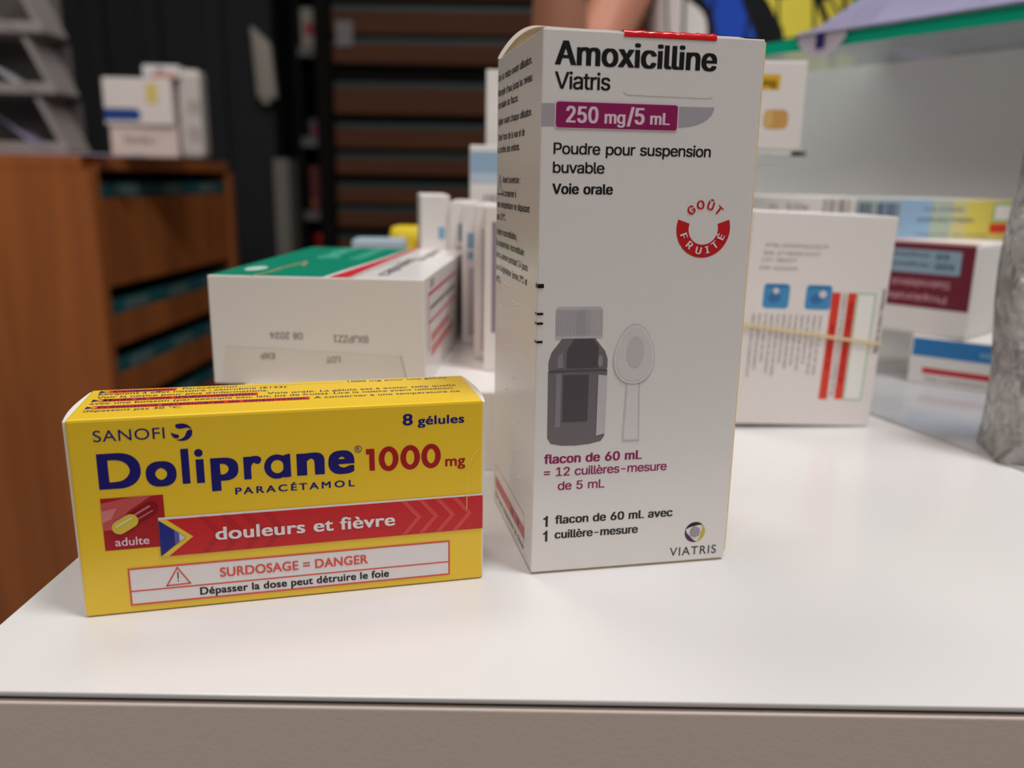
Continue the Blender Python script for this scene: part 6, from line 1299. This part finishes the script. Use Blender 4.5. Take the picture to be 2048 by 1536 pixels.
# ------------------------------------------------------------------ letter trays and cartons on the side cabinet
TRAY = mat('smoky_tray_plastic', (158, 151, 148), 0.35, 0.5)
PAPW = mat('bright_white_paper', (240, 238, 242), 0.7, 0.2)
TX0, TY0 = -1.14, 1.66
def tray(i, label):
    z = CT + 0.004 + i * 0.108
    t = thing('letter_tray', label, 'letter tray', (TX0 - 0.012 * i, TY0 + 0.01, z), math.radians(2), 'stacked letter trays')
    w, d, h = 0.270, 0.105, 0.100
    box('tray_floor', (0, w, 0, d, 0, 0.004), TRAY, t)
    bm = bmesh.new()
    add_box(bm, -0.006, w + 0.012, -0.004, 0.004, 0, 0.020, bev=0.002)
    bm_obj('front_lip', bm, TRAY, t)
    box('back_wall', (0, w, d - 0.004, d, 0.004, h), mat('smoky_dark', (88, 82, 80), 0.5), t)
    for x, s in ((0, -1), (w - 0.02, 1)):
        a, b = (w + 0.010, w - 0.034) if s > 0 else (-0.010, 0.02)
        vs = [(a, 0.0, 0.004), (b, 0.0, h), (b, d - .004, h), (a, d - .004, 0.004)]
        vs += [(p[0] - 0.008 * s, p[1], p[2]) for p in vs]
        fs = [(0, 1, 2, 3), (7, 6, 5, 4), (0, 4, 5, 1), (1, 5, 6, 2), (2, 6, 7, 3), (3, 7, 4, 0)]
        mesh_obj('side_wall', vs, fs, TRAY, t)
    return t
TL = ['bottom smoky letter tray of the stack on the wooden cabinet', 'middle smoky letter tray of the stack on the wooden cabinet', 'topmost smoky letter tray of the stack on the wooden cabinet']
for i in range(3):
    tray(i, TL[i])
def roll(x, y, z, lx, ly, amp, m, label, ph=0.0, nu=14):
    bm = bmesh.new()
    g = []
    for j in range(7):
        row = []
        for i in range(nu + 1):
            a, b = i / nu, j / 6
            row.append(bm.verts.new((x + lx * a, y + ly * b, ZC + z + amp * (0.5 + 0.5 * math.cos(a * PI + ph)) * (1 - .35 * b) + 0.003 * math.sin(9 * a + 4 * b))))
        g.append(row)
    for j in range(6):
        for i in range(nu):
            bm.faces.new((g[j][i], g[j][i + 1], g[j + 1][i + 1], g[j + 1][i]))
    bmesh.ops.solidify(bm, geom=bm.faces[:], thickness=0.002)
    o = bm_obj('paper_sheet', bm, m, None, True)
    tag(o, label, 'paper', 'papers in the letter trays')
zb = CT - ZC + 0.010
roll(-1.005, 1.672, zb, 0.115, 0.085, 0.064, LIL, 'curled lilac paper in the bottom letter tray')
roll(-1.110, 1.672, zb + 0.002, 0.115, 0.085, 0.036, PAPW, 'short white paper beside the lilac one in the bottom letter tray', 1.0)
roll(-1.055, 1.672, zb + 0.108, 0.150, 0.085, 0.085, PAPW, 'curled white paper in the middle letter tray')
roll(-1.06, 1.672, zb + 0.216, 0.13, 0.085, 0.072, mat('greyed_paper', (176, 170, 170), 0.7), 'greyish curled paper in the topmost letter tray')
o = box('paper_sheet', (-0.96, -0.700, 1.61, 1.655, CT + 0.0003, CT + 0.0022), LIL)
tag(o, 'flat lilac paper on the edge of the wooden cabinet before the trays', 'paper')

PW = mat('pinkish_white_card', (226, 208, 198), 0.5)
c = Carton('medicine_box', 'pinkish white carton with faint grey lettering, lowest on the wooden cabinet beside the trays', -0.795, 1.72, CT - ZC, math.radians(6), 0.128, 0.09, 0.060, PW, 0.003, 'medicine box', 'cartons piled on the wooden cabinet')
c.front.put('carton_lettering', [(text('forte', 'R', 26, 78, 26, 14), ink('lettering_brown_grey', (112, 98, 92))), (text('r', 'R', 82, 92, 24, 16), ink('lettering_rose', (206, 140, 146)))], 4)
c = Carton('medicine_box', 'white carton with a blue rounded band, on the pinkish white carton', -0.800, 1.715, CT - ZC + 0.0601, math.radians(4), 0.130, 0.09, 0.088, mat('warm_white_card', (232, 222, 216), 0.5), 0.003, 'medicine box', 'cartons piled on the wooden cabinet')
c.front.put('blue_band', [(poly([(0.5, 8)] + [(62, 8), (69, 13), (70, 20), (66, 28), (60, 31), (0.5, 31)]), ink('deep_blue', (34, 72, 142)))], 4)
c.front.put('yellow_corner', [(rect(82, 40, 104, 78), ink('pale_gold', (226, 204, 120)))], 4)
c = Carton('medicine_box', 'white carton with an orange and blue print, topmost of the pile on the wooden cabinet', -0.722, 1.72, CT - ZC + 0.1483, math.radians(5), 0.070, 0.06, 0.024, mat('cool_white_card', (226, 222, 222), 0.5), 0.003, 'medicine box', 'cartons piled on the wooden cabinet')
c.front.put('orange_print', [(rect(18, 2, 62, 10), ink('apricot', (226, 150, 130))), (poly(ell_pts(34, 15, 6, 4, 16)), ink('slate_blue', (90, 112, 150)), 1)], 4)
c = Carton('medicine_box', 'tall greyish carton in wrinkled film at the end of the pile on the wooden cabinet', -0.664, 1.735, CT - ZC, math.radians(6), 0.046, 0.06, 0.168, mat('filmed_card', (204, 196, 190), 0.3), 0.012, 'medicine box', 'cartons piled on the wooden cabinet')
c.front.put('grey_print', [(rect(18, 30, 40, 60), ink('film_grey', (178, 168, 160)))], 4)
c.front.put('grey_print', [(rect(20, 84, 42, 110), ink('film_grey', (178, 168, 160)))], 4)

# ------------------------------------------------------------------ person behind the glass shelf
def skin_mesh(name, nodes, edges, m, parent, root=0, levels=2):
    """a continuous skin grown over a skeleton: nodes = (x, y, z, radius)"""
    me = bpy.data.meshes.new(name)
    me.from_pydata([n[:3] for n in nodes], edges, [])
    o = bpy.data.objects.new(name, me)
    COL.objects.link(o)
    sk = o.modifiers.new('skin', 'SKIN')
    sk.use_smooth_shade = True
    dat = me.skin_vertices[0].data
    for i, n in enumerate(nodes):
        r = n[3]
        dat[i].radius = r if isinstance(r, tuple) else (r, r)
        dat[i].use_root = (i == root)
    ss = o.modifiers.new('smooth', 'SUBSURF')
    ss.levels = ss.render_levels = levels
    dg = bpy.context.evaluated_depsgraph_get()
    dg.update()
    nm = bpy.data.meshes.new_from_object(o.evaluated_get(dg))
    bpy.data.objects.remove(o)
    bpy.data.meshes.remove(me)
    nm.name = name
    nm.materials.clear()
    nm.materials.append(m)
    for p in nm.polygons: p.use_smooth = True
    return link(bpy.data.objects.new(name, nm), parent)

def person():
    X, Y = 0.318, 1.235
    t = thing('person', 'person in a flower-printed black dress with one bare arm bent, behind the glass shelf', 'person', (X, Y, 0))
    SK = mat('skin', (196, 134, 108), 0.5, 0.4, vary=0.05, vscale=20)
    N, E = [], []
    def add(p, r, prev=None):
        N.append((p[0] - X, p[1] - Y, p[2], r))  ; i = len(N) - 1
        if prev is not None: E.append((prev, i))
        return i
    pel = add((X, Y, 0.90), (0.135, 0.10))
    sp = add((X, Y, 1.08), (0.112, 0.088), pel)
    chs = add((X, Y - .005, 1.27), (0.13, 0.10), sp)
    nk0 = add((X, Y, 1.40), (0.06, 0.055), chs)
    nk = add((X, Y - .01, 1.455), (0.05, 0.05), nk0)
    jaw = add((X, Y - .03, 1.51), (0.062, 0.072), nk)
    hd = add((X, Y - .02, 1.59), (0.075, 0.092), jaw)
    crown = add((X, Y - .01, 1.655), (0.055, 0.07), hd)
    add((X, Y - .125, 1.555), 0.012, hd)        # nose
    def hand(wr, palm, fdir, side, curl, prev):
        w, pdir = Vector(wr), Vector(palm) - Vector(wr)
        pdir.normalize()
        s = Vector(side).normalized()
        c = Vector(curl).normalized()
        i0 = add(Vector(wr) + pdir * 0.035, (0.024, 0.016), prev)
        i1 = add(Vector(wr) + pdir * 0.075, (0.032, 0.014), i0)
        for k, (off, L) in enumerate(((-0.030, 0.066), (-0.010, 0.076), (0.010, 0.070), (0.028, 0.055))):
            b = Vector(wr) + pdir * 0.088 + s * off
            a = add(b, 0.0095, i1)
            p1 = b + pdir * (L * .42) + c * (L * .12)
            a = add(p1, 0.0088, a)
            p2 = p1 + pdir * (L * .22) + c * (L * .28)
            a = add(p2, 0.0080, a)
            add(p2 + c * (L * .26) - pdir * (L * .02), 0.0068, a)
        b = Vector(wr) + pdir * 0.036 - s * 0.026
        a = add(b, 0.0120, i0)
        a = add(b - s * 0.020 + pdir * 0.026 + c * .008, 0.0100, a)
        add(b - s * 0.024 + pdir * 0.050 + c * .018, 0.0085, a)
    # bent arm seen in the picture: upper arm down to the elbow, forearm raised
    sh = add((0.173, 1.235, 1.375), 0.052, chs)
    u1 = add((0.126, 1.205, 1.27), 0.040, sh)
    el = add((0.070, 1.150, 1.150), 0.036, u1)
    f1 = add((0.050, 1.095, 1.225), 0.0385, el)
    wr = add((0.046, 1.010, 1.350), 0.024, f1)
    hand((0.046, 1.010, 1.350), (0.056, 0.985, 1.43), None, (1, 0.2, 0), (0.5, 0.8, -0.1), wr)
    # other arm: forearm resting on the glass
    sh2 = add((0.463, 1.235, 1.375), 0.052, chs)
    u2 = add((0.518, 1.215, 1.26), 0.040, sh2)
    el2 = add((0.543, 1.200, 1.110), 0.036, u2)
    f2 = add((0.535, 1.180, 1.000), 0.035, el2)
    wr2 = add((0.525, 1.160, 0.880), 0.024, f2)
    hand((0.525, 1.160, 0.880), (0.520, 1.150, 0.800), None, (0, -1, 0), (-0.5, -0.1, -0.1), wr2)
    for s in (-1, 1):
        hp = add((X + s * .085, Y, 0.84), 0.082, pel)
        th = add((X + s * .092, Y - .01, 0.68), 0.070, hp)
        kn = add((X + s * .095, Y - .015, 0.48), 0.052, th)
        cf = add((X + s * .096, Y + .005, 0.34), 0.050, kn)
        an = add((X + s * .098, Y + .015, 0.085), 0.032, cf)
        hl = add((X + s * .099, Y + .01, 0.042), 0.036, an)
        add((X + s * .108, Y - .12, 0.030), 0.030, hl)
    skin_mesh('body', N, E, SK, t)
    # dress
    m = bpy.data.materials.new('flower_print')
    m.use_nodes = True
    nt = m.node_tree
    b = nt.nodes['Principled BSDF']
    b.inputs['Roughness'].default_value = 0.8
    b.inputs['Specular IOR Level'].default_value = 0.2
    tc = nt.nodes.new('ShaderNodeTexCoord')
    nz = nt.nodes.new('ShaderNodeTexNoise')
    nz.inputs['Scale'].default_value = 9.0
    nz.inputs['Detail'].default_value = 1.5
    sx = nt.nodes.new('ShaderNodeSeparateXYZ')
    nt.links.new(tc.outputs['Object'], sx.inputs[0])
    nt.links.new(tc.outputs['Object'], nz.inputs['Vector'])
    def mth(op, a, c=None):
        n = nt.nodes.new('ShaderNodeMath'); n.operation = op
        for i, v in enumerate((a, c)):
            if v is None: continue
            if isinstance(v, (int, float)): n.inputs[i].default_value = v
            else: nt.links.new(v, n.inputs[i])
        return n.outputs[0]
    # diagonal bands of the print, wobbling
    d = mth('ADD', sx.outputs['X'], mth('MULTIPLY', sx.outputs['Z'], 0.45))
    d = mth('ADD', d, mth('MULTIPLY', mth('SUBTRACT', nz.outputs['Fac'], 0.5), 0.075))
    ph = mth('FRACT', mth('DIVIDE', mth('SUBTRACT', d, 0.386), 0.36))
    rp = nt.nodes.new('ShaderNodeValToRGB')
    rp.color_ramp.interpolation = 'CONSTANT'
    es = [(0.0, (16, 17, 20)), (0.045, (24, 120, 74)), (0.085, (224, 220, 216)), (0.25, (20, 21, 24)), (0.285, (34, 74, 178)), (0.42, (18, 19, 22)), (0.5, (222, 206, 74)), (0.66, (20, 21, 22)), (0.70, (222, 206, 74)), (0.84, (60, 176, 96)), (0.92, (20, 21, 24))]
    cr = rp.color_ramp
    cr.elements[0].position, cr.elements[0].color = es[0][0], lin(es[0][1])
    cr.elements[1].position, cr.elements[1].color = es[1][0], lin(es[1][1])
    for p, c in es[2:]:
        e = cr.elements.new(p); e.color = lin(c)
    nt.links.new(ph, rp.inputs['Fac'])
    # petal-like dark cuts
    wv = nt.nodes.new('ShaderNodeTexVoronoi')
    wv.feature = 'DISTANCE_TO_EDGE'
    wv.inputs['Scale'].default_value = 22
    nt.links.new(tc.outputs['Object'], wv.inputs['Vector'])
    cut = mth('LESS_THAN', wv.outputs['Distance'], 0.045)
    mx = nt.nodes.new('ShaderNodeMix'); mx.data_type = 'RGBA'
    mx.inputs[7].default_value = lin((24, 25, 26))
    nt.links.new(cut, mx.inputs[0]); nt.links.new(rp.outputs[0], mx.inputs[6]); nt.links.new(mx.outputs[2], b.inputs['Base Color'])
    N, E = [], []
    a0 = add((X, Y, 1.28), (0.155, 0.118))
    a1 = add((X, Y, 1.345), (0.135, 0.10), a0)
    b1 = add((X, Y, 1.10), (0.142, 0.112), a0)
    b2 = add((X, Y, 0.92), (0.165, 0.128), b1)
    b3 = add((X, Y, 0.70), (0.175, 0.145), b2)
    b4 = add((X, Y, 0.46), (0.19, 0.165), b3)
    for s, p1, p2 in ((-1, (0.190, 1.235, 1.368), (0.154, 1.225, 1.320)), (1, (0.446, 1.235, 1.368), (0.488, 1.225, 1.305))):
        q = add(p1, 0.062, a1)
        q = add(p2, 0.056, q)
        if s > 0: add((0.533, 1.207, 1.17), 0.05, q)
    skin_mesh('dress', N, E, m, t)
    # hair and eyes
    bm = bmesh.new()
    bmesh.ops.create_uvsphere(bm, u_segments=28, v_segments=18, radius=1)
    for v in bm.verts:
        x, y, z = v.co
        k = 1.0 + (0.25 if z < 0 and y > 0.1 else 0)
        v.co = Vector((x * 0.088, y * 0.105 + 0.012, z * 0.092 * k + 1.605))
    geom = [v for v in bm.verts if v.co.y < -0.045 and v.co.z < 1.645]
    bmesh.ops.delete(bm, geom=geom, context='VERTS')
    bm_obj('hair', bm, mat('dark_hair', (38, 28, 24), 0.6), t, True)
    for s in (-1, 1):
        bm = bmesh.new()
        bmesh.ops.create_uvsphere(bm, u_segments=12, v_segments=8, radius=0.011, matrix=Matrix.Translation((s * 0.030, -0.098, 1.583)))
        bm_obj('eye', bm, mat('eye_dark', (40, 30, 26), 0.2), t, True)
    box('mouth', (-0.022, 0.022, -0.106, -0.092, 1.508, 1.516), mat('lip', (166, 84, 80), 0.5), t, 0.003)
person()
